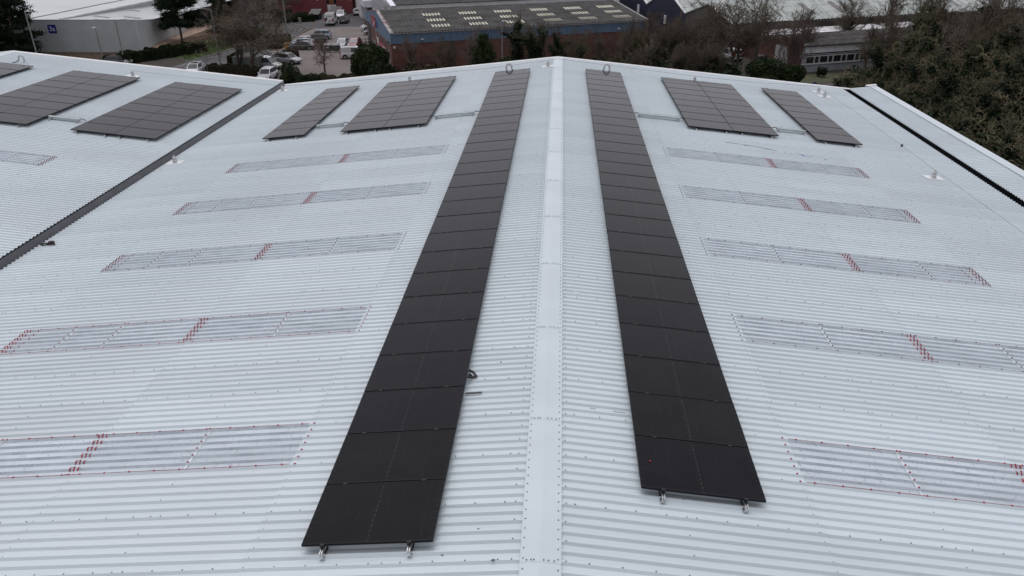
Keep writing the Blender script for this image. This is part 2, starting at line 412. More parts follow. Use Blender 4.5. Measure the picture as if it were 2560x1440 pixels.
# gutters
b = MB()
y0, y1 = -12, 41.05
def strip(b, pts, y0, y1): 
    n = len(pts); b.add([(x, y0, z) for x, z in pts]+[(x, y1, z) for x, z in pts], [(i, i+1, n+i+1, n+i) for i in range(n-1)])
for a_, c_ in ((-12, 11.2), (11.2, 26.9), (26.9, 41.05)):
    g = MB(); z_ = .004 if a_ == 11.2 else 0
    strip(g, [(-15.12, -1.345+z_), (-15.0, -1.355+z_), (-14.90+z_, -1.575+z_), (-14.88, -1.60+z_), (-14.72, -1.60+z_), (-14.68, -1.60)], a_, c_+.05)
    g.build('valley_gutter', m_gutter, wh, fix=False)
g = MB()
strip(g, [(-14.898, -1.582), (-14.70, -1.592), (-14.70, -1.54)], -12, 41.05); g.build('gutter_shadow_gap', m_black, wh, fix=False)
g = MB(); strip(g, [(14.80, -1.60), (14.80, -1.92), (15.40, -1.92), (15.40, -1.60), (15.26, -1.555)], -12, 41.1)
g.add([(14.8,41.1,-1.92),(15.9,41.1,-1.92),(15.9,41.1,-1.55),(14.8,41.1,-1.56)], [(0,1,2,3)])
g.build('valley_gutter', mat('dark_lined_gutter', (.010,.012,.017), .5, 0, .3, 3), wh, fix=False)
# walls under the roof
b = MB(); prof = [(-44.9,G),(-44.9,-1.45),(-29.9,.08),(-15.2,-1.62),(-14.6,-1.66),(0,-.14),(14.7,-1.94),(15.55,-1.95),(16.0,-1.65),(16.6,-1.6),(16.6,G)]
n = len(prof); vs = [(x, -12, z) for x, z in prof]+[(x, 41.15, z) for x, z in prof]
b.add(vs, [tuple(range(n)), tuple(range(n, 2*n))[::-1]]+[(i, i+1, n+i+1, n+i) for i in (0, n-2)])
b.build('wall', mat('grey_wall_cladding', (.35,.37,.38), .5, 0, .05, .5), wh)

# ---------------------------------------------------------------- solar arrays
PL_, PW_ = 1.722, 1.134
fr = MB()
for (x0,x1,y0,y1) in ((0,PL_,0,.022),(0,PL_,PW_-.022,PW_),(0,.009,.022,PW_-.022),(PL_-.009,PL_,.022,PW_-.022)): fr.box(x0,x1,y0,y1,-.032,0)
fr.box(.009,PL_-.009,.02,PW_-.02,-.03,-.026)
me_frame = fr.mesh('solar_panel', m_frame)
me_glass = MB().box(.009,PL_-.009,.022,PW_-.022,-.010,-.0018).mesh('glass', m_cells)
def plane_matrix(pl, d, y, h):
    # local x runs down the slope, y along the ridge
    if pl[2] > 0: M = Matrix(((CA,0,SA),(0,1,0),(-SA,0,CA)))
    else: M = Matrix(((-CA,0,-SA),(0,1,0),(-SA,0,CA)))
    return M, Vector(S(pl, d, y, h))
def panel_matrix(pl, d, y, h):
    # keep a right-handed frame: on the left slope local x runs uphill
    if pl[2] > 0:
        M = Matrix(((CA,0,SA),(0,1,0),(-SA,0,CA))); return Matrix.Translation(S(pl, d, y, h)) @ M.to_4x4()
    M = Matrix(((CA,0,-SA),(0,1,0),(SA,0,CA))); return Matrix.Translation(S(pl, d+PL_, y, h)) @ M.to_4x4()
def array(pl, ds, y0, n, label, grp='solar panel arrays on the white roof'):
    mid = S(pl, ds[0], y0, .05); t = thing('solar_array', label, 'solar panels', mid, 0, grp)
    Mi = Matrix.Translation(mid).inverted()
    first = None
    cl = MB()
    for d in ds:
        for i in range(n):
            jz = random.uniform(-.0015, .0015)
            p = obj('solar_panel', me_frame, t); p.matrix_local = Mi @ panel_matrix(pl, d+random.uniform(-.003,.003), y0+i*1.154, .16+jz)
            g = obj('glass', me_glass, p)
        # two rails under each column, clamps in the gaps
        for rd in (.30, 1.44):
            rb = MB(); ya, yb = y0-.13, y0+n*1.154+.06
            def sec(y): return [Vector(S(pl, d+rd+a, y, .03+q))-Vector(mid) for a, q in ((-.034,0),(-.034,.006),(-.020,.006),(-.020,.088),(-.006,.088),(-.006,.045),(.006,.045),(.006,.088),(.020,.088),(.020,.006),(.034,.006),(.034,0))]
            rb.loft([sec(ya), sec(yb)]); rb.build('mounting_rail', m_alu, t)
            for i in range(n+1):
                yc = y0+i*1.154-.010
                for k_ in (0,):
                    c8 = [Vector(S(pl, d+rd+a, yc+bb, q))-Vector(mid) for q in (.118, .166) for a, bb in ((-.028,-.018),(.028,-.018),(.028,.018),(-.028,.018))]
                    cl.hexa(c8)
    stuff(cl.build('panel_clamp', m_clamp, t))
    return t
array(P_L1, [1.333], 7.026, 27, 'long single strip of black solar panels just left of the ridge cap')
array(P_R1, [1.372], 8.163, 26, 'long single strip of black solar panels just right of the ridge cap')
array(P_L1, [5.03, 6.76], 28.95, 8, 'two-wide block of solar panels left of the long left strip, beside the metal cable trays')
array(P_L1, [9.98], 28.98, 8, 'narrow single-column block of solar panels between the left valley gutter and a two-wide block')
array(P_R1, [5.08, 6.81], 28.92, 8, 'two-wide block of solar panels right of the long right strip')
array(P_R1, [10.02], 28.96, 8, 'narrow single-column block of solar panels nearest the black right-hand gutter')
array(P_L2, [10.52, 12.25], 28.86, 8, 'two-wide block of solar panels beyond the left valley gutter, closest to that gutter')
array(P_L2, [5.25, 6.98], 28.88, 8, 'two-wide block of solar panels beyond the left valley gutter, middle of its slope')
array(P_L2, [1.46], 28.88, 8, 'column of solar panels cut by the left edge beside a white pipe')

# ---------------------------------------------------------------- cable trays, pipes, posts, wire
def tray(pl, d0, d1, y, label):
    o = S(pl, d0, y, 0); t = thing('cable_tray', label, 'cable tray', o, 0, 'metal cable trays between the solar arrays')
    V_ = lambda d, yy, h: Vector(S(pl, d, y+yy, h))-Vector(o)
    b = MB(); b.hexa([V_(d0,-.06,.10), V_(d1,-.06,.10), V_(d1,.09,.10), V_(d0,.09,.10), V_(d0,-.06,.17), V_(d1,-.06,.17), V_(d1,.09,.17), V_(d0,.09,.17)])
    b.build('lid', m_tray, t)
    q = MB().tube([V_(d0-.22,.12,.10), V_(d0-.05,.13,.15), V_((d0+d1)/2,.125,.15), V_(d1+.05,.13,.15), V_(d1+.2,.10,.10)], .018, 6); q.build('cable', m_cable, t)
    for d in (d0+.08, d1-.08):
        f = MB(); f.tube([V_(d,-.02,.03), V_(d,-.02,.13)], .055, 8); f.tube([V_(d,-.12,.03), V_(d,-.12,.06)], .05, 8); f.build('support_foot', m_post, t)
tray(P_L1, 3.25, 4.88, 30.1, 'metal cable tray from the long left strip to the two-wide block on the left slope')
tray(P_L1, 8.72, 9.88, 30.35, 'short metal cable tray between the two-wide and single-column blocks on the left slope')
tray(P_R1, 3.25, 4.92, 30.02, 'metal cable tray from the long right strip to the two-wide block on the right slope')
tray(P_R1, 8.76, 9.90, 30.12, 'short metal cable tray between the two-wide and single-column blocks on the right slope')
tray(P_L2, 8.78, 10.10, 30.25, 'metal cable tray between the two arrays beyond the left valley gutter')
def pipe(pl, d, y, flip, label):
    o = S(pl, d, y, .03); t = thing('roof_pipe', label, 'pipe', o, 0, 'hooped pipes where cables leave the arrays')
    pts = [(-.13,0,0),(-.13,0,.22)]+[(-.13*math.cos(a), 0, .24+.13*math.sin(a)) for a in np.linspace(.3, math.pi, 8)]+[(.135,0,.17)]
    pts = [(p[0]*flip, p[1], p[2]) for p in pts]
    MB().tube(pts, .052, 12).build('pipe', m_vent, t, smooth=True)
    MB().tube([(-.13*flip,0,-.02),(-.13*flip,0,.03)], [.12,.07], 12).build('collar', m_vent, t)
    MB().tube([(.135*flip,0,.19),(.15*flip,-.05,.12),(.26*flip,-.12,.06),(.34*flip,-.30,.05)], .022, 6).build('cable', m_cable, t, smooth=True)
pipe(P_L1, 2.42, 38.62, 1, 'hooped pale pipe at the far end of the long left solar strip')
pipe(P_R1, 2.46, 38.62, -1, 'hooped pale pipe at the far end of the long right solar strip')
pipe(P_L2, 2.0, 39.0, -1, 'hooped white pipe on the far left slope beside the ridge')
def post(pl, d, y, label):
    o = S(pl, d, y, .034); t = thing('anchor_post', label, 'anchor post', o, 0, 'safety line anchor posts on the roof')
    V_ = lambda dd, yy, h: Vector(S(pl, d+dd, y+yy, .034+h))-Vector(o)
    MB().hexa([V_(-.3,-.2,0), V_(.3,-.2,0), V_(.3,.2,0), V_(-.3,.2,0), V_(-.3,-.2,.012), V_(.3,-.2,.012), V_(.3,.2,.012), V_(-.3,.2,.012)]).build('base_plate', m_white, t)
    b = MB().tube([(0,0,.0),(0,0,.02),(0,0,.021),(0,0,.20),(0,0,.235)], [.095,.095,.08,.08,.05], 14); b.build('post', m_post, t, smooth=False)
    MB().tube([(0,0,.10),(0,0,.115)], .084, 14).build('band', m_white, t)
    MB().tube([(0,0,.23),(0,0,.27)], .012, 8).tube([(-.03,0,.275),(.03,0,.275)], .014, 8).build('eye', m_post, t)
    return Vector(S(pl, d, y, .034))+Vector((0,0,.275))
ends = []
ends.append(post(P_L2, 7.97, 38.75, 'anchor post standing behind the middle array beyond the left gutter'))
ends.append(post(P_L1, 14.50, 39.5, 'anchor post beside the far end of the left valley gutter'))
ends.append(post(P_L1, 7.49, 38.62, 'anchor post behind the two-wide array on the left slope'))
ends.append(post(P_L1, .47, 38.9, 'anchor post touching the left side of the main ridge cap at its far end'))
ends.append(post(P_R1, 6.81, 38.52, 'anchor post behind the two-wide array on the right slope'))
ends.append(post(P_R1, 13.2, 39.35, 'farther of the two anchor posts close together by the right gutter'))
e2 = post(P_R1, 13.2, 38.35, 'nearer of the two anchor posts close together by the right gutter')
e3 = post(P_R1, 13.12, 25.85, 'lone anchor post on the open right slope, nearest to the camera on that side')
e4 = post(P_L1, 14.45, 27.0, 'anchor post halfway along the left valley gutter')
wr = MB()
for a_, c_ in zip(ends[:-1], ends[1:]):
    if a_.x < 0 < c_.x: wr.tube([a_, c_+Vector((0,0,0))] if False else [a_, Vector((0,38.8,.37)), c_], .007, 5)
    else: wr.tube([a_, (a_+c_)/2-Vector((0,0,.05)), c_], .007, 5)
tag(wr.build('safety_line', m_wire, None), 'thin steel safety line strung between anchor posts along the gable end', 'safety line', 'steel safety lines on the roof')
wr = MB(); pm = Vector(S(P_R1, 13.4, 29.4, .18)); pe = Vector(S(P_R1, 13.35, 12.0, .28))
wr.tube([e2, pm+Vector((0,4,.02)), pm, e3], .006, 5); wr.tube([e3, (e3+pe)/2-Vector((0,0,.06)), pe], .006, 5)
tag(wr.build('safety_line', m_wire, None), 'thin steel safety line running down the open right slope towards the camera', 'safety line', 'steel safety lines on the roof')
post(P_R1, 13.35, 12.0, 'anchor post on the right slope at the near end of the safety line')
t = tag(MB().tube([pm+Vector((0,0,-.05)), pm+Vector((0,0,.05))], .04, 8).build('line_tensioner', m_cable, None), 'small black fitting on the safety line on the right slope', 'fitting')

# ---------------------------------------------------------------- small litter on the roof
def ribbon_tube(name, pl, pts, r, m, label, cat, grp=None):
    b = MB().tube([S(pl, d, y, prof_h(y)+h) for d, y, h in pts], r, 6); return tag(b.build(name, m, None, smooth=True), label, cat, grp)
o = S(P_L1, 14.45, 19.2, .03)
t = thing('rag', 'crumpled brown rag lying on the left slope beside the valley gutter', 'rag', o)
b = MB(); rng = random.Random(3)
for i in range(7):
    a0 = rng.uniform(0, 6.28); c0 = .7*Vector((.05*math.cos(a0)*i*.3, .05*math.sin(a0)*i*.3, .04)); 
    b.tube([c0+Vector((-.06,.02*i-.05,0)), c0+Vector((-.01,.01,.04)), c0+Vector((.06,-.02*i+.06,.0))], [.015,.05,.012], 7)
b.build('cloth', m_leafdeb, t, smooth=True)
MB().tube([(.06+.11*math.cos(a)-.25, .07*math.sin(a)-.02, .02) for a in np.linspace(0, 6.0, 14)], .022, 6).build('strap_loop', m_black, t, smooth=True)
ribbon_tube('cable_loop', P_L1, [(1.31,10.80,.10),(1.24,10.87,.06),(1.20,10.95,.03),(1.25,11.03,.05),(1.33,11.05,.10)], .022, m_cable, 'black looped cable end poking out from the long left strip', 'cable')
ribbon_tube('cable_loop', P_L1, [(1.30,10.86,.12),(1.27,10.93,.05),(1.32,10.99,.03)], .016, m_cable, 'short stub of black cable beside the looped cable at the left strip', 'cable')
b = MB(); ps = [(1.32,0),(1.24,.005),(1.17,-.003),(1.10,.006),(1.05,.004)]
for (da, ya), (db, yb) in zip(ps[:-1], ps[1:]):
    b.hexa([S(P_L1, da, 10.43+ya-.017, .036), S(P_L1, db, 10.43+yb-.017, .036), S(P_L1, db, 10.43+yb+.017, .036), S(P_L1, da, 10.43+ya+.017, .036), S(P_L1, da, 10.43+ya-.017, .042), S(P_L1, db, 10.43+yb-.017, .042), S(P_L1, db, 10.43+yb+.017, .042), S(P_L1, da, 10.43+ya+.017, .042)])
tag(b.build('tape_strip', m_cable, None), 'short strip of black tape on the sheets right of the long left strip', 'tape')
ribbon_tube('cable_end', P_L1, [(3.02,10.42,.06),(3.10,10.45,.02),(3.12,10.52,.01),(3.09,10.6,.03)], .007, m_wire, 'thin hooked grey wire end poking out left of the long left strip', 'wire')
def bit(name, pl, d, y, s, m, label, cat, grp=None, k=5):
    rng = random.Random(int(d*1000+y*77)); b = MB(); c = [(s*rng.uniform(.5,1.2)*math.cos(2*math.pi*i/k), s*rng.uniform(.4,.9)*math.sin(2*math.pi*i/k)) for i in range(k)]
    vs = [S(pl, d+x, y+q, prof_h(y)+.006) for x, q in c]+[S(pl, d+x*.6, y+q*.6, prof_h(y)+.006+s*.4) for x, q in c]
    b.add(vs, [tuple(range(k, 2*k))]+[(i, (i+1) % k, k+(i+1) % k, k+i) for i in range(k)])
    return tag(b.build(name, m, None), label, cat, grp)
bit('plastic_scrap', P_L1, .80, 11.35, .03, m_cable, 'dark triangular scrap of plastic between left strip and ridge cap', 'scrap')
bit('mortar_crumb', P_L1, .55, 6.78, .035, m_screw, 'grey crumb of dirt beside the ridge cap at the bottom of the view', 'crumb')
bit('dirt_crumb', P_L1, .80, 7.35, .02, m_screw, 'small dark crumb on the sheets between the left strip and ridge cap', 'crumb')
bit('dirt_crumb', P_L1, 1.22, 6.92, .022, m_screw, 'small dark crumb by the near end of the left strip', 'crumb')
# sealant smears and droppings
def smear(pl, pts, w_, label, m=m_smear):
    b = MB(); vs = []
    for d, y in pts: vs += [S(pl, d, y-w_*.5, prof_h(y-w_*.5)+.009), S(pl, d, y+w_*.5, prof_h(y+w_*.5)+.009)]
    b.add(vs, [(2*i, 2*i+1, 2*i+3, 2*i+2) for i in range(len(pts)-1)]); return tag(b.build('sealant_smear', m, None, fix=False), label, 'smear', 'white smears on the roof sheets')
smear(P_L1, [(.42,13.42),(.38,13.45),(.32,13.44),(.27,13.47)], .03, 'white smear on the sheets just left of the ridge cap')
smear(P_R1, [(.42,14.35),(.46,14.20),(.55,14.14),(.66,14.12)], .025, 'curved white smear on the sheets just right of the ridge cap')
smear(P_R1, [(.95,13.0),(1.02,13.01)], .03, 'tiny white smear right of the ridge cap below the curved one')
ribbon_tube('cord', P_R1, [(6.3,27.6,.01),(6.9,27.45,.01),(7.6,27.3,.01),(8.1,27.15,.01)], .010, mat('faded_cord', (.2,.28,.36), .6), 'faded cord lying across the sheets below the right-hand arrays', 'cord')
ribbon_tube('cord', P_R1, [(8.35,27.25,.01),(8.6,27.0,.01),(8.9,26.95,.01),(9.0,26.85,.02),(9.2,26.9,.01),(9.7,26.75,.01)], .012, m_bluecord, 'bright blue knotted cord lying on the right slope', 'cord')
bit('brick_crumb', P_R1, 1.56, 8.72, .02, m_orange, 'tiny red scrap lying on the nearest panel of the right strip', 'scrap').location = (0,0,.165)
ribbon_tube('wire_offcut', P_R1, [(1.114,10.066,.004),(1.308,10.06,.004)], .004, m_cable, 'thin dark offcut between the ridge cap and right strip', 'wire')
ribbon_tube('wire_offcut', P_R1, [(.739,10.081,.004),(.836,10.078,.004)], .0035, m_redd, 'thin reddish offcut right of the ridge cap', 'wire')

# ================================================================= the estate beyond the warehouse
m_asph = mat('asphalt', (.060,.058,.059), .9, 0, col2=(.085,.081,.080), scale=.35, bump=.3, bscale=6)
mix_layer(m_asph, (.035,.034,.035), .12, .5, .7, amount=.6)
m_yard = mat('brown_block_paving', (.150,.126,.115), .9, 0, col2=(.185,.160,.146), scale=.25, bump=.3, bscale=6)
mix_layer(m_yard, (.11,.095,.09), .5, .55, .75, amount=.7)
m_grass = mat('mown_grass', (.055,.082,.025), .95, 0, col2=(.085,.12,.035), scale=1.4, bump=.6, bscale=8)
mix_layer(m_grass, (.06,.05,.03), .3, .55, .75, amount=.6)
m_earth = mat('leaf_litter', (.030,.026,.020), .95, 0, col2=(.055,.046,.034), scale=.8, bump=.6, bscale=5)
m_paint = mat('road_paint', (.45,.45,.43), .8, 0, .2, 3)
m_kerb = mat('concrete_kerb', (.22,.21,.20), .85, 0, .15, 2)
m_brick = mat('red_brick', (.125,.057,.046), .9, 0, col2=(.175,.082,.064), scale=1.2, bump=.2, bscale=14)
mix_layer(m_brick, (.09,.06,.05), .35, .5, .72, amount=.7)
m_mort = mat('brick_pier', (.075,.060,.045), .9, 0, .2, 2)
m_tan = mat('tan_brick', (.30,.215,.16), .9, 0, .15, 1.5)
m_blue = mat('blue_cladding', (.13,.20,.29), .5, 0, .07, .7)
mix_layer(m_blue, (.085,.10,.14), .6, .5, .75, (3,3,.5), amount=.5)
m_navy = mat('navy_cladding', (.010,.014,.040), .5, 0, .2, .5)
m_fib = mat('dark_fibre_cement', (.040,.039,.038), .9, 0, col2=(.080,.076,.072), scale=1.1, detail=8)
mix_layer(m_fib, (.028,.030,.024), .35, .45, .7, amount=.8)
m_fibl = mat('pale_fibre_cement', (.30,.33,.31), .8, 0, col2=(.50,.53,.50), scale=.6, stretch=(3,.25,1), detail=8)
mix_layer(m_fibl, (.13,.14,.12), .9, .55, .8, amount=.5)
m_glow = mat('yellowed_rooflight', (.48,.47,.34), .6, 0, col2=(.64,.63,.50), scale=1.5)
m_glowd = mat('dull_rooflight', (.16,.155,.15), .7, 0, .25, 1)
m_clad = mat('silver_cladding', (.52,.54,.54), .4, .0, .05, .5)
m_pale = mat('pale_membrane_roof', (.50,.52,.52), .6, 0, .06, .15)
m_paler = mat('pale_roof_strip', (.24,.25,.24), .7)
m_wht = mat('white_render', (.66,.66,.66), .7, 0, .1, .6)
m_off = mat('white_panel', (.76,.76,.82), .5, 0, .05, 1)
m_gryp = mat('grey_panel', (.34,.36,.39), .6, 0, .08, .8)
m_glass = mat('window_glass', (.02,.024,.028), .08, spec=.6)
m_wframe = mat('window_frame_white', (.55,.55,.55), .5)
m_redbl = mat('maroon_wall', (.19,.045,.05), .7, 0, .12, .5)
m_brownw = mat('brown_gable', (.09,.078,.07), .85, 0, .15, .4)
m_timber = mat('weathered_timber', (.13,.11,.09), .85, 0, .2, 3)
m_lamp = mat('lamp_column_steel', (.28,.29,.28), .5, .3, .15, 2)
m_lamph = mat('lamp_head_white', (.62,.64,.64), .4)
m_bsign = mat('blue_sign', (.012,.02,.20), .5)
m_rsign = mat('red_sign', (.28,.02,.04), .5)
m_mossr = mat('mossy_tile', (.030,.026,.025), .9, 0, col2=(.065,.058,.055), scale=1.6, detail=8)
mix_layer(m_mossr, (.30,.29,.29), 2.2, .60, .72, (2.5,.5,1), amount=.7)

def quad(name, pts, m, label=None, kind='structure', z=0):
    b = MB().add([(x, y, G+z) for x, y in pts], [tuple(range(len(pts)))]); o = b.build(name, m, None); 
    if kind: o['kind'] = kind
    return o
quad('ground', [(-900,-400),(900,-400),(900,1500),(-900,1500)], m_earth)
quad('road', [(-140,96),(-70,108),(-57.5,113),(-46,110),(-30,96),(-30,88),(-140,88)], m_asph, z=.012)
quad('road', [(-62.5,108),(-43,108),(-43.5,122),(-51,133),(-51.5,150),(-52.5,160),(-60,173),(-78,181),(-120,182),(-120,174),(-78,172),(-66,166),(-60,158),(-58,150),(-57.2,135),(-60,122)], m_asph, z=.008)
quad('yard', [(-43.4,104),(-22,104),(-24,116),(-34,142),(-34.5,152),(-30,165),(-44,172),(-50.5,164),(-50.8,151),(-50.3,133),(-43,122)], m_yard, z=.016)
quad('yard', [(-60,173),(-51.5,160),(-44,163),(-28,160),(-26,200),(-75,200)], m_asph, z=.020)
quad('grass', [(-69,131),(-60.3,124),(-58,135),(-58.5,150),(-60.5,160),(-66,165),(-69,152)], m_grass, z=.024)
quad('path', [(28,100),(60,112),(60,118),(28,105)], m_asph, z=.012)
quad('grass', [(28,105.5),(60,118.5),(62,121),(36,114.5),(30,112)], mat('rough_grass', (.050,.060,.028), .95, 0, col2=(.085,.088,.045), scale=1.2, bump=.6, bscale=8), z=.02)
def kerb(pts, label):
    b = MB()
    for a_, c_ in zip(pts[:-1], pts[1:]):
        d = Vector((c_[0]-a_[0], c_[1]-a_[1])).normalized()*.08; nx, ny = -d.y, d.x
        b.hexa([(a_[0]-nx,a_[1]-ny,G),(c_[0]-nx,c_[1]-ny,G),(c_[0]+nx,c_[1]+ny,G),(a_[0]+nx,a_[1]+ny,G),(a_[0]-nx,a_[1]-ny,G+.13),(c_[0]-nx,c_[1]-ny,G+.13),(c_[0]+nx,c_[1]+ny,G+.13),(a_[0]+nx,a_[1]+ny,G+.13)])
    o = b.build('kerb', m_kerb); o['kind'] = 'structure'
kerb([(-60.3,122),(-57.6,135),(-58.2,150),(-60.5,158),(-66,166),(-78,172)], '')
kerb([(-43.3,110),(-43.6,122),(-50.6,133),(-51.1,150),(-51.5,159.8),(-57,167),(-60,172.6)], '')
for a_, c_, w_ in (((-60.04,116.9),(-58.58,123.75),.12),((-60.7,116.9),(-59.3,123.4),.12),((-45.25,124.7),(-43.7,117.2),.13),((-61.5,110),(-60.1,116),.12),((-42.2,163.6),(-37,165.2),.15)):
    d = Vector((c_[0]-a_[0], c_[1]-a_[1])); L = d.length; d.normalize(); nx, ny = -d.y*w_/2, d.x*w_/2; b = MB()
    n = max(1, int(L/1.6)); solid = w_ > .125
    for i in range(n):
        p0 = Vector(a_)+d*(L*i/n); p1 = Vector(a_)+d*(L*(i+(1 if solid else .8))/n)
        b.add([(p0.x-nx,p0.y-ny,G+.03),(p1.x-nx,p1.y-ny,G+.03),(p1.x+nx,p1.y+ny,G+.03),(p0.x+nx,p0.y+ny,G+.03)], [(0,1,2,3)])
    o = b.build('road_marking', m_paint, None); o['kind'] = 'structure'

# ---------------------------------------------------------------- building helper in the estate's own axes
BU = Vector((.9357, .3529, 0)); BV = Vector((-.3529, .9357, 0)); BO = Vector((-25.07, 115.77, G))
ANG = math.atan2(BU.y, BU.x)
def bthing(name, label, cat, u, v, grp=None): return thing(name, label, cat, tuple(BO+BU*u+BV*v), ANG, grp)
def corr_roof(x0, x1, y0, z0, y1, z1, pitch, depth, mb, steps=1):
    """corrugated sheet: ribs run along the slope (y), waves across x"""
    n = int((x1-x0)/pitch); prof_ = []
    for i in range(n):
        a = x0+i*pitch; prof_ += [(a, 0), (a+pitch*.25, depth*.75), (a+pitch*.5, depth), (a+pitch*.75, depth*.75)]
    prof_.append((x0+n*pitch, 0)); N = len(prof_)
    for s_ in range(steps):
        ya, yb = y0+(y1-y0)*s_/steps, y0+(y1-y0)*(s_+1)/steps; za, zb = z0+(z1-z0)*s_/steps, z0+(z1-z0)*(s_+1)/steps
        lift = .03 if steps > 1 else 0
        mb.add([(x, ya, za+h+lift) for x, h in prof_]+[(x, yb, zb+h) for x, h in prof_], [(i, i+1, N+i+1, N+i) for i in range(N-1)])
    return mb
def vribs(mb, x0, x1, y, z0, z1, pitch, d, face=-1):
    """vertical ribbed cladding on a wall facing local y"""
    n = max(1, int((x1-x0)/pitch)); pr = []
    for i in range(n):
        a = x0+i*(x1-x0)/n; p = (x1-x0)/n; pr += [(a, 0), (a+p*.3, 0), (a+p*.4, d), (a+p*.9, d)]
    pr.append((x1, 0)); N = len(pr)
    mb.add([(x, y+face*h, z0) for x, h in pr]+[(x, y+face*h, z1) for x, h in pr], [(i, i+1, N+i+1, N+i) for i in range(N-1)])

# --- brick unit with blue band (local frame: x along U, y along V, z from ground)
bb = bthing('brick_unit', 'long brick industrial unit with blue cladding band and dark roof dotted with yellow rooflights', 'building', 0, 0)
LW, DW, ZE, ZR, ZB = 42.0, 28.1, 5.39, 7.05, 4.0
b = MB(); b.add([(0,0,0),(LW,0,0),(LW,DW,0),(0,DW,0),(0,0,ZB),(LW,0,ZB),(LW,DW,ZB),(0,DW,ZB)], [(0,1,5,4),(1,2,6,5),(2,3,7,6),(3,0,4,7)])
b.build('brick_wall', m_brick, bb)
b = MB(); vribs(b, -.08, LW+.08, -.05, ZB-.05, ZE, .30, .05); b.build('blue_band', m_blue, bb, fix=False)
b = MB(); b.add([(-.09,-.10,ZB-.05),(-.09,DW+.05,ZB-.05),(-.09,DW+.05,ZE+.05),(-.09,DW/2,ZR+.12),(-.09,-.10,ZE+.05),(0,-.10,ZB-.05),(0,DW+.05,ZB-.05),(0,DW+.05,ZE+.05),(0,DW/2,ZR+.12),(0,-.10,ZE+.05)], [(0,1,2,3,4),(9,8,7,6,5),(0,5,6,1),(1,6,7,2),(2,7,8,3),(3,8,9,4),(4,9,5,0)])
b.build('gable_panel', m_blue, bb)
b = MB(); b.add([(LW+.09,-.05,ZB-.05),(LW+.09,DW,ZB-.05),(LW+.09,DW,ZE),(LW+.09,DW/2,ZR),(LW+.09,-.05,ZE)], [(0,1,2,3,4)]); b.build('gable_panel', m_blue, bb)
b = corr_roof(0, LW, -.18, ZE+.02, DW/2, ZR, .50, .15, MB(), 4); b.build('roof_slope', m_fib, bb, fix=False)
b = corr_roof(0, LW, DW/2, ZR, DW+.18, ZE+.02, .50, .15, MB(), 4); b.build('roof_slope', m_fib, bb, fix=False)
MB().tube([(0,DW/2,ZR+.07),(LW,DW/2,ZR+.07)], .17, 8).build('ridge_tile', mat('grey_ridge', (.17,.17,.165), .8, 0, .25, .8), bb)
def rl(name, x, y, w, ln, zf, mm, parent, pitch=.50, d=.15, off=.05):
    b = MB(); corr_roof(x-w/2, x+w/2, y-ln/2, zf(y-ln/2)+off, y+ln/2, zf(y+ln/2)+off, pitch, d, b); return b.build(name, mm, parent, fix=False)
zf = lambda y: ZE+(ZR-ZE)*max(0, y)/(DW/2)
for i, xc in enumerate((8.3, 14.3, 20.3, 26.6, 32.6, 38.6)):
    for j, yc in enumerate((2.7, 6.1, 9.6)):
        o = rl('rooflight', xc, yc, 3.1, 1.5, zf, m_glow, bb)
b = MB()
for y0_, z0_, y1_, z1_ in ((-.2,ZE+.05,DW/2,ZR+.12),(DW/2,ZR+.12,DW+.2,ZE+.05)):
    b.hexa([(-.14,y0_,z0_),(.42,y0_,z0_),(.42,y1_,z1_),(-.14,y1_,z1_),(-.14,y0_,z0_+.12),(.42,y0_,z0_+.12),(.42,y1_,z1_+.12),(-.14,y1_,z1_+.12)])
b.build('verge', mat('flaked_verge', (.33,.32,.31), .8, 0, col2=(.16,.07,.07), scale=1.2, lo=.48, hi=.62), bb)
b = MB()
for y0_, z0_, y1_, z1_ in ((-.2,ZE+.05,DW/2,ZR+.12),(DW/2,ZR+.12,DW+.2,ZE+.05)):
    b.hexa([(LW-.25,y0_,z0_),(LW+.14,y0_,z0_),(LW+.14,y1_,z1_),(LW-.25,y1_,z1_),(LW-.25,y0_,z0_+.12),(LW+.14,y0_,z0_+.12),(LW+.14,y1_,z1_+.12),(LW-.25,y1_,z1_+.12)])
b.build('verge', m_kerb, bb)
MB().box(0, LW, -.34, -.2, ZE-.06, ZE+.06).build('eaves_gutter', m_kerb, bb)
for x in (3.1, 9.1, 21.5, 33): MB().box(x, x+.6, -.045, 0, 0, ZB-.06).build('brick_pier', m_mort, bb)
for x in (4.7, 36.8):
    o = MB().box(x-.22, x+.22, -.34, -.10, 4.36, 4.52).build('floodlight', m_lamph, bb)
MB().box(.25,.6,-.16,-.01,3.3,3.65).build('alarm_box', m_wframe, bb)
# gable face details: local x = 0 plane, facing -x
def gbox(name, y0, y1, z0, z1, m_, d=.06, x=-.0):
    return MB().box(x-d, x, min(y0,y1), max(y0,y1), z0, z1).build(name, m_, bb)
for i, (y, w_) in enumerate(((16.1,.5),(12.2,.5),(8.7,.5),(5.5,.5),(2.8,.5))):
    f = gbox('window', y-.45, y+.45, 2.55, 3.85, m_wframe, .05); g = MB().box(-.065,-.05,y-.37,y+.37,2.62,3.78).build('pane', m_glass, f)
for y in (21.0, 18.4, 14.2, 9.4, 6.0, 2.6):
    f = gbox('window', y-.5, y+.5, .6, 1.8, m_wframe, .05); g = MB().box(-.065,-.05,y-.42,y+.42,.68,1.72).build('pane', m_glass, f)
gbox('roller_door', 22.6, 25.8, 0, 3.9, mat('dark_roller_door', (.03,.03,.032), .6), .04)
gbox('door_frame', 25.8, 26.2, 0, 3.95, m_kerb, .10)
s_ = gbox('shop_sign', 14.7, 20.0, 4.32, 5.9, m_rsign, .10, -.09)
for (y0_, y1_, z0_, z1_) in ((16.0,17.6,4.5,5.0),): MB().box(-.205,-.195,y0_,y1_,z0_,z1_).build('sign_panel', m_wframe, s_)
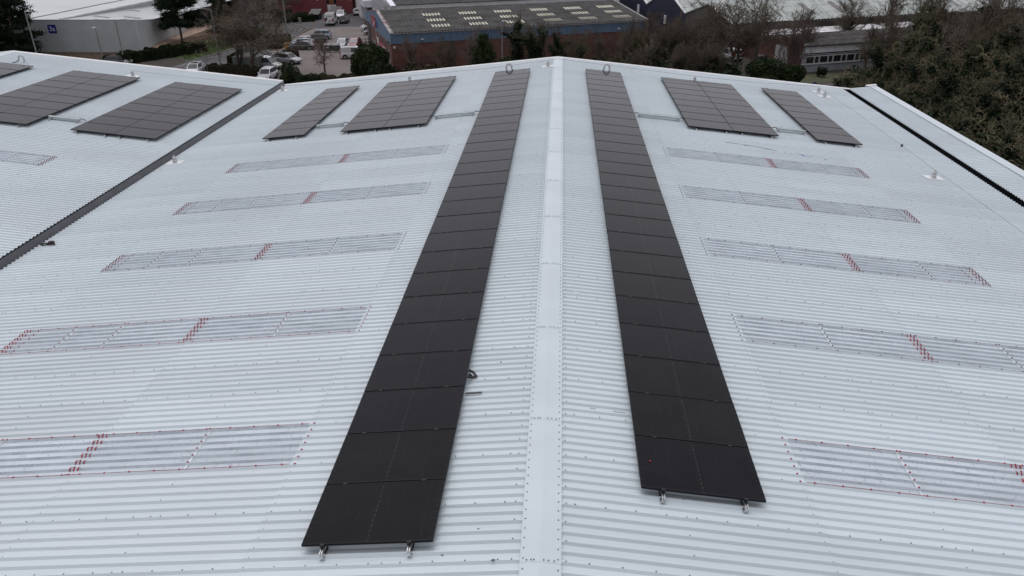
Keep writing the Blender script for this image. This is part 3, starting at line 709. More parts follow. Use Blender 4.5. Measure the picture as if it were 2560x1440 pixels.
for k, (y, h) in enumerate(((19.5,.9),(18.6,.7),(17.7,.9),(16.8,.6),(15.8,.8),(15.1,.6))): MB().box(-.205,-.195,y-.25,y+.25,5.1,5.1+h*.6).build('sign_letter', m_wframe if k % 2 else m_rsign, s_)
gbox('shop_sign', 13.0, 14.0, 4.6, 5.6, mat('blue_banner', (.03,.10,.25), .5), .10, -.09)
r_ = gbox('wall_sign', 4.9, 12.6, 1.75, 2.75, m_rsign, .08)
for y0_, y1_, z_ in ((5.2, 9.6, 2.35), (5.2, 9.6, 2.1), (10.4,12.1,2.2)): MB().box(-.095,-.082,y0_,y1_,z_,z_+.13).build('sign_letter', m_wframe, r_)
for y in (13.6, 14.6): gbox('wall_poster', y, y+.7, 2.0, 2.9, m_wht, .04)
for y in (1.2, 24.0): MB().box(-.45,-.09,y-.2,y+.2,4.0,4.12).build('floodlight', m_black, bb)
MB().box(-1.6,-.0,2.6,4.9,2.3,2.42).build('porch_roof', m_mort, bb)

# --- second dark-roofed unit behind it
b2 = bthing('dark_roofed_unit', 'second dark-roofed industrial unit with white gable panel, behind the blue-banded brick unit', 'building', 5.0, 31.0)
L2_, D2, E2, R2 = 46, 30, 5.9, 7.6
MB().box(0, L2_, 0, D2, 0, E2).build('wall', m_wht, b2)
corr_roof(1, L2_, -.2, E2, D2/2, R2, .50, .15, MB(), 4).build('roof_slope', m_fib, b2, fix=False)
corr_roof(1, L2_, D2/2, R2, D2, E2, .50, .15, MB(), 4).build('roof_slope', m_fib, b2, fix=False)
b = MB().add([(0,0,3),(0,D2,3),(0,D2,E2),(0,D2/2,R2+.1),(0,0,E2),(1,0,3),(1,D2,3),(1,D2,E2),(1,D2/2,R2+.1),(1,0,E2)], [(0,1,2,3,4),(9,8,7,6,5),(3,4,9,8),(2,3,8,7),(0,4,9,5)]); b.build('gable_panel', m_off, b2)
for k in range(5): MB().box(-.03,-.0,4.0+k*.9,4.5+k*.9,4.2+(k%2)*.4,4.5+(k%3)*.35).build('painted_bird', m_navy, b2)
zf2 = lambda y: E2+(R2-E2)*max(0,y)/(D2/2)
for xc in (8.5, 15.2, 22, 28.6, 35.2, 41.5):
    for yc in (4.2, 8.6, 12.8): rl('rooflight', xc, yc, 3.2, 1.6, zf2, m_glowd, b2)
# --- low white offices between the yard and that unit
of = bthing('office_block', 'grey-white low office block with curved front behind the parked cars', 'building', 3.2, 55)
MB().box(0, 8, 8, 22, 0, 6).build('wall', m_wht, of)
MB().box(-.0, 8.3, 2.5, 8, 2.9, 4.3).build('curved_canopy', m_off, of)
MB().box(.4, 7.8, 3.2, 8, 0, 2.9).build('wall', m_gryp, of)
for k in range(3): MB().box(.8+k*2.4, 2.4+k*2.4, 3.12, 3.2, .7, 2.7).build('window', m_glass, of)
for k in range(3): MB().box(.8+k*2.4, 2.4+k*2.4, 7.93, 8, 4.4, 5.4).build('window', m_glass, of)

# --- building with long saw-tooth of gabled bays on the right
fa = bthing('gabled_factory', 'navy and brown fronted factory with pale corrugated gabled roofs behind the bare trees', 'building', 54, -5.7)
bays = [(0, 15.1, 4.9, 7.24, m_brownw), (15.1, 30.2, 4.9, 8.3, m_navy), (30.2, 45.3, 4.9, 8.3, m_navy), (45.3, 60.4, 4.9, 8.3, m_navy)]
for i, (v0, v1, ze, zr, mm) in enumerate(bays):
    vm = (v0+v1)/2
    b = MB(); b.add([(0,v0,0),(0,v1,0),(0,v1,ze),(0,vm,zr),(0,v0,ze)], [(0,1,2,3,4)]); b.build('gable_wall', mm, fa)
    for (ya, za, yb, zb) in ((v0,ze,vm,zr),(vm,zr,v1,ze)):
        corr_roof(0, 72, ya, za, yb, zb, .60, .17, MB(), 3).build('roof_slope', m_fibl, fa, fix=False)
        zz = lambda y: za+(zb-za)*(y-ya)/(yb-ya)
        if ya == v0 or i > 0:
            for k in range(11):
                xc = 4.5+6.1*k; rl('rooflight', xc, ya+(yb-ya)*.52, 1.2, 4.2, zz, m_glowd, fa, .60, .17, .06)
        b = MB().hexa([(-.2,ya,za),(.25,ya,za),(.25,yb,zb),(-.2,yb,zb),(-.2,ya,za+.16),(.25,ya,za+.16),(.25,yb,zb+.16),(-.2,yb,zb+.16)]); b.build('verge', m_wht, fa)
    MB().tube([(0,vm,zr+.08),(72,vm,zr+.08)], .16, 6).build('ridge_tile', m_pale, fa)
MB().box(0, 72, -.02, .02, 0, 4.7).build('side_wall', m_brownw, fa)
MB().box(0, 72, -.25, -.02, 4.62, 4.84).build('eaves_gutter', mat('dark_gutter', (.05,.05,.05), .6), fa)
for y, z_ in ((33.5,3.0),(22,2.3)): MB().box(-.14,0,y,y+.8,z_,z_+1.5).build('door_light', m_wht, fa)
# --- low flat building in front of it
fl = bthing('flat_roofed_block', 'low flat-roofed block with white roof and ribbed grey fascia behind the brick office', 'building', 58, -11.3)
MB().box(0, 34, 0, 4.9, 0, 3.1).build('wall', m_brownw, fl)
b = MB(); b.hexa([(-.2,-.1,3.25),(34,-.1,3.25),(34,5.0,3.75),(-.2,5.0,3.75),(-.2,-.1,3.4),(34,-.1,3.4),(34,5.0,3.9),(-.2,5.0,3.9)]); b.build('roof_slab', m_wht, fl)
b = MB(); vribs(b, -.2, 34, -.12, 2.55, 3.4, .35, .05); b.build('ribbed_fascia', m_gryp, fl, fix=False)
# --- brick office with white windows
ro = bthing('brick_office', 'single-storey brick building with mossy roof, white panels and a row of windows', 'building', 56.5, -21.2)
LR, DR, ER, RR = 32, 9.6, 3.8, 4.62
b = MB(); b.add([(0,0,0),(0,DR,0),(0,DR,ER),(0,DR/2,RR),(0,0,ER)], [(0,1,2,3,4)]); b.build('gable_wall', m_brick, ro)
MB().box(.02, LR, .02, DR, 0, ER-.1).build('wall', m_gryp, ro)
corr_roof(-.15, LR, -.35, ER, DR/2, RR, .30, .07, MB(), 3).build('roof_slope', m_mossr, ro, fix=False)
corr_roof(-.15, LR, DR/2, RR, DR+.3, ER, .30, .07, MB(), 3).build('roof_slope', m_mossr, ro, fix=False)
b = MB()
for (ya, za, yb, zb) in ((-.4,ER,DR/2,RR),(DR/2,RR,DR+.4,ER)): b.hexa([(-.25,ya,za-.1),(-.1,ya,za-.1),(-.1,yb,zb-.1),(-.25,yb,zb-.1),(-.25,ya,za+.12),(-.1,ya,za+.12),(-.1,yb,zb+.12),(-.25,yb,zb+.12)])
b.build('verge', m_timber, ro)
MB().box(-.1, LR, -.45, -.33, ER-.12, ER+.02).build('eaves_gutter', mat('dark_gutter', (.05,.05,.05), .6), ro)
MB().box(-.02, .25, -.03, .0, 0, ER-.1).build('corner_panel', m_gryp, ro)
for k in range(18):
    x = .3+k*1.7; MB().box(x, x+1.66, -.05, 0, 2.72, 3.66).build('white_panel', m_off, ro)
b = MB(); b.box(.1, LR, -.06, 0, 2.46, 2.54); b.box(.1, LR, -.06, 0, 2.26, 2.33); b.build('louvre_rail', m_wframe, ro)
MB().box(.1, LR, -.02, 0, 2.33, 2.72).build('louvre', m_glass, ro)
x = .6
for k in range(20):
    w_ = (1.45, .85)[k % 2]
    f = MB(); f.box(x, x+w_, -.09, -.0, 2.18, 2.26).box(x, x+w_, -.09, -.0, 1.2, 1.28).box(x, x+.09, -.09, 0, 1.28, 2.18).box(x+w_-.09, x+w_, -.09, 0, 1.28, 2.18)
    f = f.build('window', m_wframe, ro); MB().box(x+.09, x+w_-.09, -.04, -.01, 1.28, 2.18).build('pane', m_glass, f); x += w_+.03
    if x > 30: break
MB().box(-.1, LR, -.16, 0, 1.08, 1.2).build('window_sill', m_wframe, ro)
MB().box(-.05, 0, 2.9, 6.6, 0, 3.1).build('garage_door', m_wht, ro)
MB().box(-.04, 0, .3, .9, 2.05, 2.65).build('wall_sign', mat('pale_blue_sign', (.12,.30,.38), .5), ro)
MB().box(0, 6, DR, DR+9, 0, 3.0).build('wall', m_brick, ro)

# --- grey clad building marked 3a
ca = thing('clad_unit', 'pale-roofed warehouse with horizontal silver cladding and a blue 3a sign, behind the far-left roof', 'building', (-68.4, 124.2, G))
Lc = 60
MB().box(-Lc, 0, .12, 40, 0, 1.2).build('brick_plinth', m_tan, ca)
n = 22
b = MB(); zz = [1.2+ (6.28-1.2)*i/n for i in range(n+1)]
for side in (0, 1):
    pr = []
    for i in range(n):
        z0_, z1_ = zz[i], zz[i+1]; p = z1_-z0_
        pr += [(0, z0_), (0, z0_+p*.42), (.07, z0_+p*.48), (.07, z0_+p*.97)]
    pr.append((0, zz[-1])); N = len(pr)
    if side == 0: b.add([(-Lc, -o_, z_) for o_, z_ in pr]+[(.12, -o_, z_) for o_, z_ in pr], [(i, i+1, N+i+1, N+i) for i in range(N-1)])
    else:
        # right flank runs back and its top falls with the roof
        f2 = lambda z_, t: 1.2+(z_-1.2)*(1-t*.58)
        b.add([(.12+o_, 0, z_) for o_, z_ in pr]+[(-2.0+o_, 9.8, f2(z_, .38)) for o_, z_ in pr]+[(-3.5+o_, 24, f2(z_, .5)) for o_, z_ in pr], [(r*N+i, r*N+i+1, (r+1)*N+i+1, (r+1)*N+i) for r in (0,1) for i in range(N-1)])
b.build('cladding', m_clad, ca, fix=False)
MB().box(.06,.22,-.1,.06,1.15,6.3).build('corner_trim', m_clad, ca)
MB().box(-Lc,.2,-.12,.02,6.26,6.36).build('eaves_trim', m_flash, ca)
# roof: ridges running away from the camera, seen over the parapet
def rpoly(nm, pts, mm): return MB().add(pts, [tuple(range(len(pts)))]).build(nm, mm, ca)
XR = -12.4
rpoly('roof_slope', [(XR,0,6.36),(.2,0,6.34),(-2.2,9.8,4.7),(-4,24,4.3),(2,80,5.4),(XR+15.5,80,7.9)], m_pale)
rpoly('roof_slope', [(XR,0,6.36),(XR+15.5,80,7.9),(XR-1,80,6.6),(XR-8.5,15,6.0),(XR-5.2,0,6.34)], m_pale)
rpoly('roof_slope', [(XR-5.2,0,6.34),(XR-8.5+3.3,12,5.98),(XR-1,80,6.6),(-50,80,8.4),(-Lc,80,8.4),(-Lc,0,6.34)], m_pale)
MB().tube([(XR,0,6.42),(XR+15.5,80,8.0)], .14, 6).build('ridge_flashing', m_wht, ca)
MB().tube([(XR-5.6,0.2,6.36),(XR-1,80,6.66)], .10, 6).build('valley_gutter', m_paler, ca)
rng = random.Random(5)
for k in range(8):
    for j, xo in enumerate((3.2, 7.0)):
        y = 5+k*7.5+j*2; x = XR+y*.19+xo; zt = 6.36+1.55*y/80-xo*.115+.05
        MB().hexa([(x-1.3,y-.35,zt+.13),(x+1.3,y-.35,zt-.17),(x+1.3,y+.35,zt-.17),(x-1.3,y+.35,zt+.13),(x-1.3,y-.35,zt+.2),(x+1.3,y-.35,zt-.1),(x+1.3,y+.35,zt-.1),(x-1.3,y+.35,zt+.2)]).build('rooflight', m_paler, ca)
sg = MB().box(-14.7,-13.35,-.14,-.07,4.25,5.55).build('number_sign', m_bsign, ca)
text_mesh('sign_text', '3a', 1.05, m_white, sg, Matrix.Translation((-14.02,-.15,4.88)) @ Matrix.Rotation(R(90), 4, 'X'))

# --- maroon building at the top, with white and glazed parts left of it
mr = thing('maroon_building', 'maroon walled building with white double doors along the top edge of the view', 'building', (-66, 184.0, G), R(3))
MB().box(0, 17.5, 0, 25, 0, 9).build('wall', m_redbl, mr)
MB().box(19, 24, 8, 30, 0, 9).build('wall', m_redbl, mr)
MB().box(17.5, 19, 3, 25, 0, 9).build('wall', m_mort, mr)
d_ = MB().box(11.6, 13.6, -.1, 0, 0, 1.95).build('double_door', m_wht, mr); MB().box(12.58,12.62,-.12,-.1,0,1.95).build('door_gap', m_black, d_)
for x in (11.5, 13.2): 
    MB().box(x, x+.55, -.1, 0, 2.2, 3.6).build('window', m_glass, mr)
MB().box(12.1,13.15,-.08,0,2.2,3.6).build('timber_panel', mat('orange_timber', (.22,.08,.03), .7), mr)
for x in (9.2, 17.0): MB().box(x,x+.35,-.14,0,2.9,3.2).build('wall_light', m_lamph, mr)
tw = thing('white_stair_block', 'tall white panelled block between the glazed wing and the maroon building', 'building', (-77.5, 180.5, G), R(3))
for k in range(4): MB().box(0, 6.6, 0, 12, .05+k*2.3, 2.3+k*2.3).build('wall_panel', mat('aged_white_panel', (.40,.37,.35), .7, 0, .12, .6), tw)
gz = thing('glazed_wing', 'pale glazed wing of the offices behind the bare street trees', 'building', (-79, 170, G), R(14))
MB().box(0, 9, 0, 10, 0, 5.2).build('wall', m_gryp, gz)
for k in range(6): 
    f = MB().box(.3+k*1.45, 1.6+k*1.45, -.08, 0, .5, 4.8).build('window', mat('pale_glazing', (.16,.18,.19), .15), gz)
MB().box(-.4, 9.4, -.5, 10, 5.2, 5.8).build('roof_slab', m_wht, gz)
bx = thing('brick_annexe', 'brown brick building with dark roof behind the tall pine on the left', 'building', (-92, 176, G), R(8))
MB().box(0, 12, 0, 16, 0, 7).build('wall', m_brick, bx); MB().box(-.3,12.3,-.3,16.3,7,7.5).build('roof_slab', m_brownw, bx)
tb = thing('tan_wall', 'low tan brick wall behind the hedge beside the pine trunk', 'wall', (-69.5, 136.9, G), R(76))
for k in range(9): MB().box(k*1.6, k*1.6+1.59, 0, .3, 0, 1.0+.03*(k % 2)).build('wall_bay', m_tan, tb)
tf = quad('paving', [(-72,137),(-68,135),(-63,149),(-66,160),(-74,160)], m_tan, z=.03)

# far horizon: terraces of further roofs so that nothing ends in bare ground
rng = random.Random(11)
for i, (x, y, w_, d_, h, mm, lab) in enumerate(((-40,215,34,20,7,m_brownw,'brown far unit behind the dark-roofed unit'),(10,225,40,22,8,m_brick,'brick far unit beyond the navy factory'),(70,210,40,24,8,m_clad,'silver far unit beyond the gabled factory'),(-110,225,40,24,8,m_brick,'brick far unit beyond the glazed wing'),(95,150,22,16,6,m_brick,'red brick house-like unit glimpsed through the right-hand wood'))):
    t = thing('far_unit', lab, 'building', (x, y, G), R(20)); MB().box(0,w_,0,d_,0,h).build('wall', mm, t)
    b = MB().add([(-.3,-.3,h),(w_+.3,-.3,h),(w_+.3,d_+.3,h),(-.3,d_+.3,h),(-.3,d_/2,h+2),(w_+.3,d_/2,h+2)], [(0,1,5,4),(2,3,4,5),(0,4,3),(1,2,5)]); b.build('roof', m_fib if i % 2 else m_fibl, t)

# ---------------------------------------------------------------- lamps, signs, small street things
def lamp(x, y, h, dx, label, arm=.0, headlen=.7):
    t = thing('street_lamp', label, 'street lamp', (x, y, G), 0, 'street lamps of the estate')
    MB().tube([(0,0,0),(0,0,1.2),(0,0,1.25),(0,0,h)], [.14,.14,.11,.08], 8).build('column', m_lamp, t)
    s_ = 1 if dx >= 0 else -1
    if abs(dx) > .8: MB().tube([(0,0,h-.02),(dx,0,h+.12)], .045, 6).build('arm', m_lamp, t)
    x0 = dx if abs(dx) > .8 else 0
    MB().loft([[(x0,-.10,h+.05),(x0,.10,h+.05),(x0,.10,h+.17),(x0,-.10,h+.17)],[(x0+s_*.35,-.17,h+.06),(x0+s_*.35,.17,h+.06),(x0+s_*.35,.15,h+.24),(x0+s_*.35,-.15,h+.24)],[(x0+s_*headlen,-.12,h+.08),(x0+s_*headlen,.12,h+.08),(x0+s_*headlen,.10,h+.18),(x0+s_*headlen,-.10,h+.18)]]).build('lamp_head', m_lamph, t)
lamp(-50.61, 113.35, 9.15, -2.2, 'tall street lamp with long arm pointing left beside the two big bare trees', headlen=.9)
lamp(-8.71, 118.5, 6.75, .5, 'plain street lamp column in front of the long blue-banded brick unit')
lamp(-76.4, 110.0, 9.15, .8, 'street lamp standing in front of the dark pine at the left edge')
lamp(-73.6, 121.6, 5.3, -.6, 'short street lamp left of the centre of the silver-clad wall, white head')
lamp(-69.74, 121.0, 6.65, 1.4, 'thin street lamp with short right arm near the corner of the silver-clad unit')
lamp(-49.11, 139.85, 8.5, -1.2, 'street lamp rising out of the top of the view above the small yellow bin')
def round_sign(x, y, z_, txt, col, label, r=.32, facing=0):
    t = thing('road_sign', label, 'road sign', (x, y, G), R(facing)); 
    MB().tube([(0,.05,0),(0,.05,z_+.2)], .035, 6).build('post', m_lamp, t)
    d_ = MB().tube([(0,0,z_),(0,-.03,z_)], r, 20).build('sign_disc', col, t)
    if txt:
        MB().tube([(0,-.03,z_),(0,-.04,z_)], r*.78, 20).build('sign_face', m_white, d_)
        text_mesh('sign_text', txt, r*1.0, m_black, d_, Matrix.Translation((0,-.05,z_)) @ Matrix.Rotation(R(90), 4, 'X'))
    return t
m_ring = mat('dull_sign_ring', (.10,.05,.05), .6)
round_sign(-51.32, 109.4, 2.1, '10', m_ring, 'round white 10 sign standing in front of the white car with sunroof', .42)
round_sign(-63.62, 110.8, 2.1, '10', m_ring, 'round white 10 sign in front of the black car at left', .42)
round_sign(-52.0, 111.6, 2.5, '', m_lamp, 'grey back of a round sign above the white car with sunroof', .45)
t = round_sign(31.28, 96.3, 2.3, '', m_bsign, 'round blue sign with white arrow poking above the right-hand roof verge', .35, 25)
MB().hexa([(-.16,-.05,2.12),(-.06,-.05,2.02),(.22,-.05,2.38),(.12,-.05,2.46),(-.16,-.045,2.12),(-.06,-.045,2.02),(.22,-.045,2.38),(.12,-.045,2.46)]).build('arrow', m_white, t)
m_yel = mat('yellow_plastic', (.50,.24,.015), .5)
t = thing('grit_bin', 'small yellow grit bin beside the hedge at the yard entrance', 'grit bin', (-47.9, 135.4, G))
MB().loft([[(-.38,-.3,0),(.38,-.3,0),(.38,.3,0),(-.38,.3,0)],[(-.42,-.34,.75),(.42,-.34,.75),(.42,.34,.75),(-.42,.34,.75)]]).build('body', m_yel, t)
MB().loft([[(-.45,-.37,.75),(.45,-.37,.75),(.45,.37,.75),(-.45,.37,.75)],[(-.36,-.25,1.0),(.36,-.25,1.0),(.36,.25,1.0),(-.36,.25,1.0)],[(-.2,-.12,1.1),(.2,-.12,1.1),(.2,.12,1.1),(-.2,.12,1.1)]]).build('lid', m_yel, t)
t = thing('hydrant_post', 'small red post at the end of the dark hedge near the grass', 'post', (-62.3, 134.0, G)); MB().tube([(0,0,0),(0,0,.9)], .2, 8).build('post', m_rsign, t); MB().tube([(0,0,.9),(0,0,1.1)], [.24,.08], 8).build('cap', m_orange, t)
m_bin = mat('grey_bin_plastic', (.075,.08,.08), .6)
for x, y, lab, st in ((-39.75,132.6,'grey wheeled bin with white label, left of a pair beside the standing person',1),(-38.45,132.75,'plain grey wheeled bin, right of a pair, in front of the silver car',0)):
    t = thing('wheeled_bin', lab, 'bin', (x, y, G), 0, 'wheeled bins in the yard')
    MB().loft([[(-.52,-.4,.15),(.52,-.4,.15),(.52,.4,.15),(-.52,.4,.15)],[(-.60,-.5,1.15),(.60,-.5,1.15),(.60,.5,1.15),(-.60,.5,1.15)]]).build('body', m_bin, t)
    MB().loft([[(-.64,-.54,1.15),(.64,-.54,1.15),(.64,.54,1.2),(-.64,.54,1.2)],[(-.55,-.35,1.26),(.55,-.35,1.26),(.55,.45,1.36),(-.55,.45,1.36)]]).build('lid', mat('grey_bin_lid', (.17,.16,.17), .5), t)
    for sx in (-.42, .42): MB().tube([(sx-.04,-.36,.1),(sx+.04,-.36,.1)], .1, 10).build('wheel', m_blackrub, t)
    if st: MB().box(-.15,.22,-.475,-.45,.72,1.0).build('sticker', m_wht, t)
t = thing('kerb_barrier', 'low pale barrier board on the ground in front of the wheeled bins', 'barrier', (-39.2, 131.6, G))
for k in range(4): MB().box(-1.4+k*.7,-.71+k*.7,-.12,.12,.02,.22).build('block', m_kerb if k % 2 else mat('pale_pink_block', (.34,.25,.24), .8), t)
t = thing('parking_rail', 'dark low metal rail behind the red car and bins', 'rail', (-37.4, 139.9, G))
for k in range(7): MB().box(-.9+k*1.1,-.82+k*1.1,-.04,.04,0,1.05).build('post', m_black, t)
MB().box(-1,6.0,-.03,.03,1.0,1.08).build('top_rail', m_black, t); MB().box(-1,6.0,-.03,.03,.5,.56).build('mid_rail', m_black, t)
t = thing('storage_container', 'grey-green storage container with pale roof behind the two big bare trees', 'container', (-47.4, 116.2, G), R(-6))
for k in range(18): MB().box(-1.9+k*.21,-1.9+k*.21+.15,-1.24,-1.2,.15,1.95).build('corrugation', mat('grey_green_steel', (.17,.195,.18), .6, 0, .06, 1), t)
MB().box(-1.95,1.95,-1.2,1.2,0,2.0).build('body', mat('grey_green_steel', (.17,.195,.18), .6), t); MB().box(-2,2,-1.25,1.25,2.0,2.12).build('roof', m_kerb, t)
for i, (x, y, w_, lab) in enumerate(((-54.4,174.5,2.1,'dark sloping-lidded skip, left of a pair by the maroon wall'),(-50.9,179.2,2.0,'dark sloping-lidded skip behind the white van by the maroon wall'))):
    t = thing('skip', lab, 'skip', (x, y, G), R(3), 'covered skips by the maroon wall')
    MB().loft([[(-w_/2,-1.2,0.1),(w_/2,-1.2,.1),(w_/2,1.6,.1),(-w_/2,1.6,.1)],[(-w_/2,-1.3,1.1),(w_/2,-1.3,1.1),(w_/2,1.6,1.1),(-w_/2,1.6,1.1)]]).build('body', m_black, t)
    MB().hexa([(-w_/2-.1,-1.5,1.12),(w_/2+.1,-1.5,1.12),(w_/2+.1,1.7,1.9),(-w_/2-.1,1.7,1.9),(-w_/2-.1,-1.5,1.2),(w_/2+.1,-1.5,1.2),(w_/2+.1,1.7,2.0),(-w_/2-.1,1.7,2.0)]).build('lid', mat('weathered_lid', (.085,.082,.080), .7, 0, .2, 1), t)
for i, (x, y) in enumerate(((-56.2,168.4),(-55.6,167.6))):
    t = thing('bollard', ('pale timber bollard, farther of two at the hedge corner','pale timber bollard, nearer of two at the hedge corner')[i], 'bollard', (x,y,G), 0, 'timber bollards'); MB().box(-.12,.12,-.12,.12,0,1.1).build('post', m_kerb, t)
    MB().loft([[(-.13,-.13,1.1),(.13,-.13,1.1),(.13,.13,1.1),(-.13,.13,1.1)],[(-.03,-.03,1.2),(.03,-.03,1.2),(.03,.03,1.2),(-.03,.03,1.2)]]).build('cap', m_kerb, t)
t = thing('garden_gate', 'dark timber gate between pale posts beyond the right-hand verge', 'gate', (24.6, 103.8, G), R(15))
for x in (-.9,.9): MB().box(x-.12,x+.12,-.12,.12,0,2.0).build('gate_post', m_timber, t)
for k in range(7): MB().box(-.74+k*.21,-.74+k*.21+.18,-.03,.03,.1,1.7).build('board', m_black, t)

# ---------------------------------------------------------------- vehicles
m_tyre = mat('tyre_rubber', (.012,.012,.013), .8); m_rim = mat('alloy_rim', (.35,.36,.37), .35, .7)
m_cglass = mat('car_glass', (.012,.014,.016), .06, spec=.7)
m_cglassp = mat('reflective_windscreen', (.10,.12,.13), .1, spec=.8)
m_hl = mat('headlight_lens', (.45,.47,.48), .15); m_tl = mat('tail_light_lens', (.25,.01,.012), .25)
m_plate = mat('number_plate', (.55,.55,.5), .5); m_trim = mat('black_trim', (.012,.012,.013), .6)
def paint(name, c, **k): return mat(name, c, .25, .0, coat=.6, **k)
CARS = {  # L, W, H, belt, hood end (from front), windscreen top, rear top, rear base, sill
 'hatch': (4.1, 1.76, 1.47, .88, 1.0, 1.75, 3.55, 3.98, .30),
 'suv':   (4.5, 1.86, 1.66, 1.02, 1.05, 1.75, 4.0, 4.38, .36),
 'sedan': (4.7, 1.82, 1.42, .86, 1.15, 1.95, 3.45, 4.25, .30),
 'estate':(4.7, 1.80, 1.48, .88, 1.1, 1.85, 4.15, 4.6, .30),
 'van':   (5.4, 2.0, 2.4, 1.15, .65, 1.55, 5.2, 5.38, .38),
 'smallvan': (4.4, 1.8, 1.85, 1.0, .75, 1.5, 4.15, 4.36, .34)}
_car_cache = {}
def car(kind, x, y, head, col, label, glassm=None, rack=False, sunroof=False, colname='paint'):
    L, W, H, BL, HE, WT, RT, RB_, SL = CARS[kind]
    t = thing('parked_van' if 'van' in kind else 'parked_car', label, 'van' if 'van' in kind else 'car', (x, y, G+.02), R(head), 'cars and vans parked on the estate')
    m_ = paint(colname, col); gm = glassm or m_cglass
    fx = L/2; X = lambda q: fx-q      # q = distance from the nose
    hw = W/2
    # lower body
    secs = []
    for q, zt, zb, wf in ((0,BL*.62,SL+.10,.78),(.10,BL*.72,SL,.90),(.45,BL*.86,SL-.02,.98),(HE,BL*.98,SL-.04,1.0),(HE+.6,BL,SL-.06,1.0),(RB_-.4,BL+.03,SL-.05,1.0),(L-.22,BL+.01,SL,.98),(L-.06,BL*.92,SL+.04,.92),(L,BL*.72,SL+.12,.84)):
        w_ = hw*wf; zm = (zt*.45+zb*.55)
        secs.append([(X(q),-w_*.90,zb),(X(q),w_*.90,zb),(X(q),w_,zm),(X(q),w_*.98,zt-.10),(X(q),w_*.86,zt),(X(q),-w_*.86,zt),(X(q),-w_*.98,zt-.10),(X(q),-w_,zm)])
    body = MB().loft(secs).build('body', m_, t, smooth=False)
    # greenhouse
    def gsec(q0, z0, q1, z1, w0, w1): return (q0, z0, q1, z1, w0, w1)
    wb, wt = hw*.90, hw*(.93 if 'van' in kind else .74)
    pts = [(HE, BL*.97), (WT, H-.04), ((WT+RT)/2, H), (RT, H-.03), (RB_, BL+.02)]
    ws = [wb, wt, wt, wt*.98, wb*.96]
    n = len(pts); vs = []
    for (q, z_), w_ in zip(pts, ws): vs += [(X(q), -w_, z_), (X(q), w_, z_)]
    # belt line verts under each station
    for (q, z_), w_ in zip(pts, ws):
        vs += [(X(q), -wb, BL-.03), (X(q), wb, BL-.03)]
    fs = [(2*i, 2*i+1, 2*i+3, 2*i+2) for i in range(n-1)]
    o2 = 2*n
    fs += [(2*i, 2*i+2, o2+2*i+2, o2+2*i) for i in range(n-1)]+[(2*i+1, o2+2*i+1, o2+2*i+3, 2*i+3) for i in range(n-1)]
    MB().add(vs, fs).build('roof', m_, t)
    def slab(P, inset, off, name, mm, u0=0, u1=1, v0=0, v1=1):
        A_, B_, C_, D_ = [Vector(p) for p in P]; bl = lambda u, v: (A_*(1-u)+B_*u)*(1-v)+(D_*(1-u)+C_*u)*v
        nrm = (B_-A_).cross(D_-A_).normalized()
        c = [bl(u0+inset, v0+inset), bl(u1-inset, v0+inset), bl(u1-inset, v1-inset), bl(u0+inset, v1-inset)]
        mid = bl(.5, .5); 
        if nrm.dot(mid-Vector((0,0,H*.6))) < 0: nrm = -nrm
        b = MB().hexa([p-nrm*.01 for p in c]+[p+nrm*off for p in c]); return b.build(name, mm, t)
    P = lambda i, s_: (X(pts[i][0]), s_*ws[i], pts[i][1])
    slab([P(0,-1),P(0,1),P(1,1),P(1,-1)], .07, .012, 'windscreen', gm)
    slab([P(4,-1),P(4,1),P(3,1),P(3,-1)], .10, .012, 'rear_window', gm, 0, 1, .25 if 'van' in kind else 0, 1) if kind != 'van' else None
    zt_ = H-.10
    for s_ in (-1, 1):
        def side(qa, qb, nm='side_window'):
            ww = lambda z_: wb+(wt-wb)*(z_-BL)/(H-BL)
            def lim(q, z_):
                # keep inside raked pillars
                return q
            z0_, z1_ = BL+.04, zt_
            qa1 = max(qa, HE+(WT-HE)*(z1_-BL)/(H-BL)+.10); qb1 = min(qb, RB_+(RT-RB_)*(z1_-BL)/(H-BL)-.10)
            qa0 = max(qa, HE+.16); qb0 = min(qb, RB_-.16)
            if qb1-qa1 < .1: return
            c = [(X(qa0), s_*(ww(z0_)+.0), z0_), (X(qb0), s_*ww(z0_), z0_), (X(qb1), s_*ww(z1_), z1_), (X(qa1), s_*ww(z1_), z1_)]
            MB().hexa([(a, b_-s_*.01, c_) for a, b_, c_ in c]+[(a, b_+s_*.012, c_) for a, b_, c_ in c]).build(nm, gm, t)
        if kind in ('van', 'smallvan'): side(HE, WT+1.05)
        else:
            m1 = WT+.95; m2 = WT+1.9
            side(HE, m1-.03); side(m1+.03, m2-.03)
            if RT-m2 > .25: side(m2+.03, RB_)
        # mirrors, lights
        MB().box(X(WT-.25)-.08, X(WT-.25)+.08, min(s_*hw*.95, s_*(hw+.16)), max(s_*hw*.95, s_*(hw+.16)), BL+.02, BL+.17).build('door_mirror', m_ if kind != 'van' else m_trim, t)
        a, b_ = sorted((s_*hw*.48, s_*hw*.86)); MB().hexa([(X(.02),a,BL*.60),(X(.02),b_,BL*.60),(X(.42),b_*1.0,BL*.70),(X(.35),a,BL*.72),(X(.08),a,BL*.74),(X(.10),b_,BL*.74),(X(.5),b_*1.0,BL*.86),(X(.42),a,BL*.86)]).build('headlight', m_hl, t)
        a, b_ = sorted((s_*hw*.62, s_*hw*.93)); MB().box(X(L)-.02, X(L-.14), a, b_, BL*.72, BL*(1.3 if 'van' in kind else .95)).build('tail_light', m_tl, t)
    MB().box(X(0)-.0, X(0)+.03, -hw*.5, hw*.5, SL+.12, BL*.55).build('grille', m_trim, t)
    MB().box(X(.02), X(0)+.04, -.26, .26, SL+.16, SL+.27).build('number_plate', m_plate, t)
    MB().box(X(L)-.05, X(L-.05), -hw*.9, hw*.9, SL-.02, SL+.14).build('rear_bumper', m_trim, t)
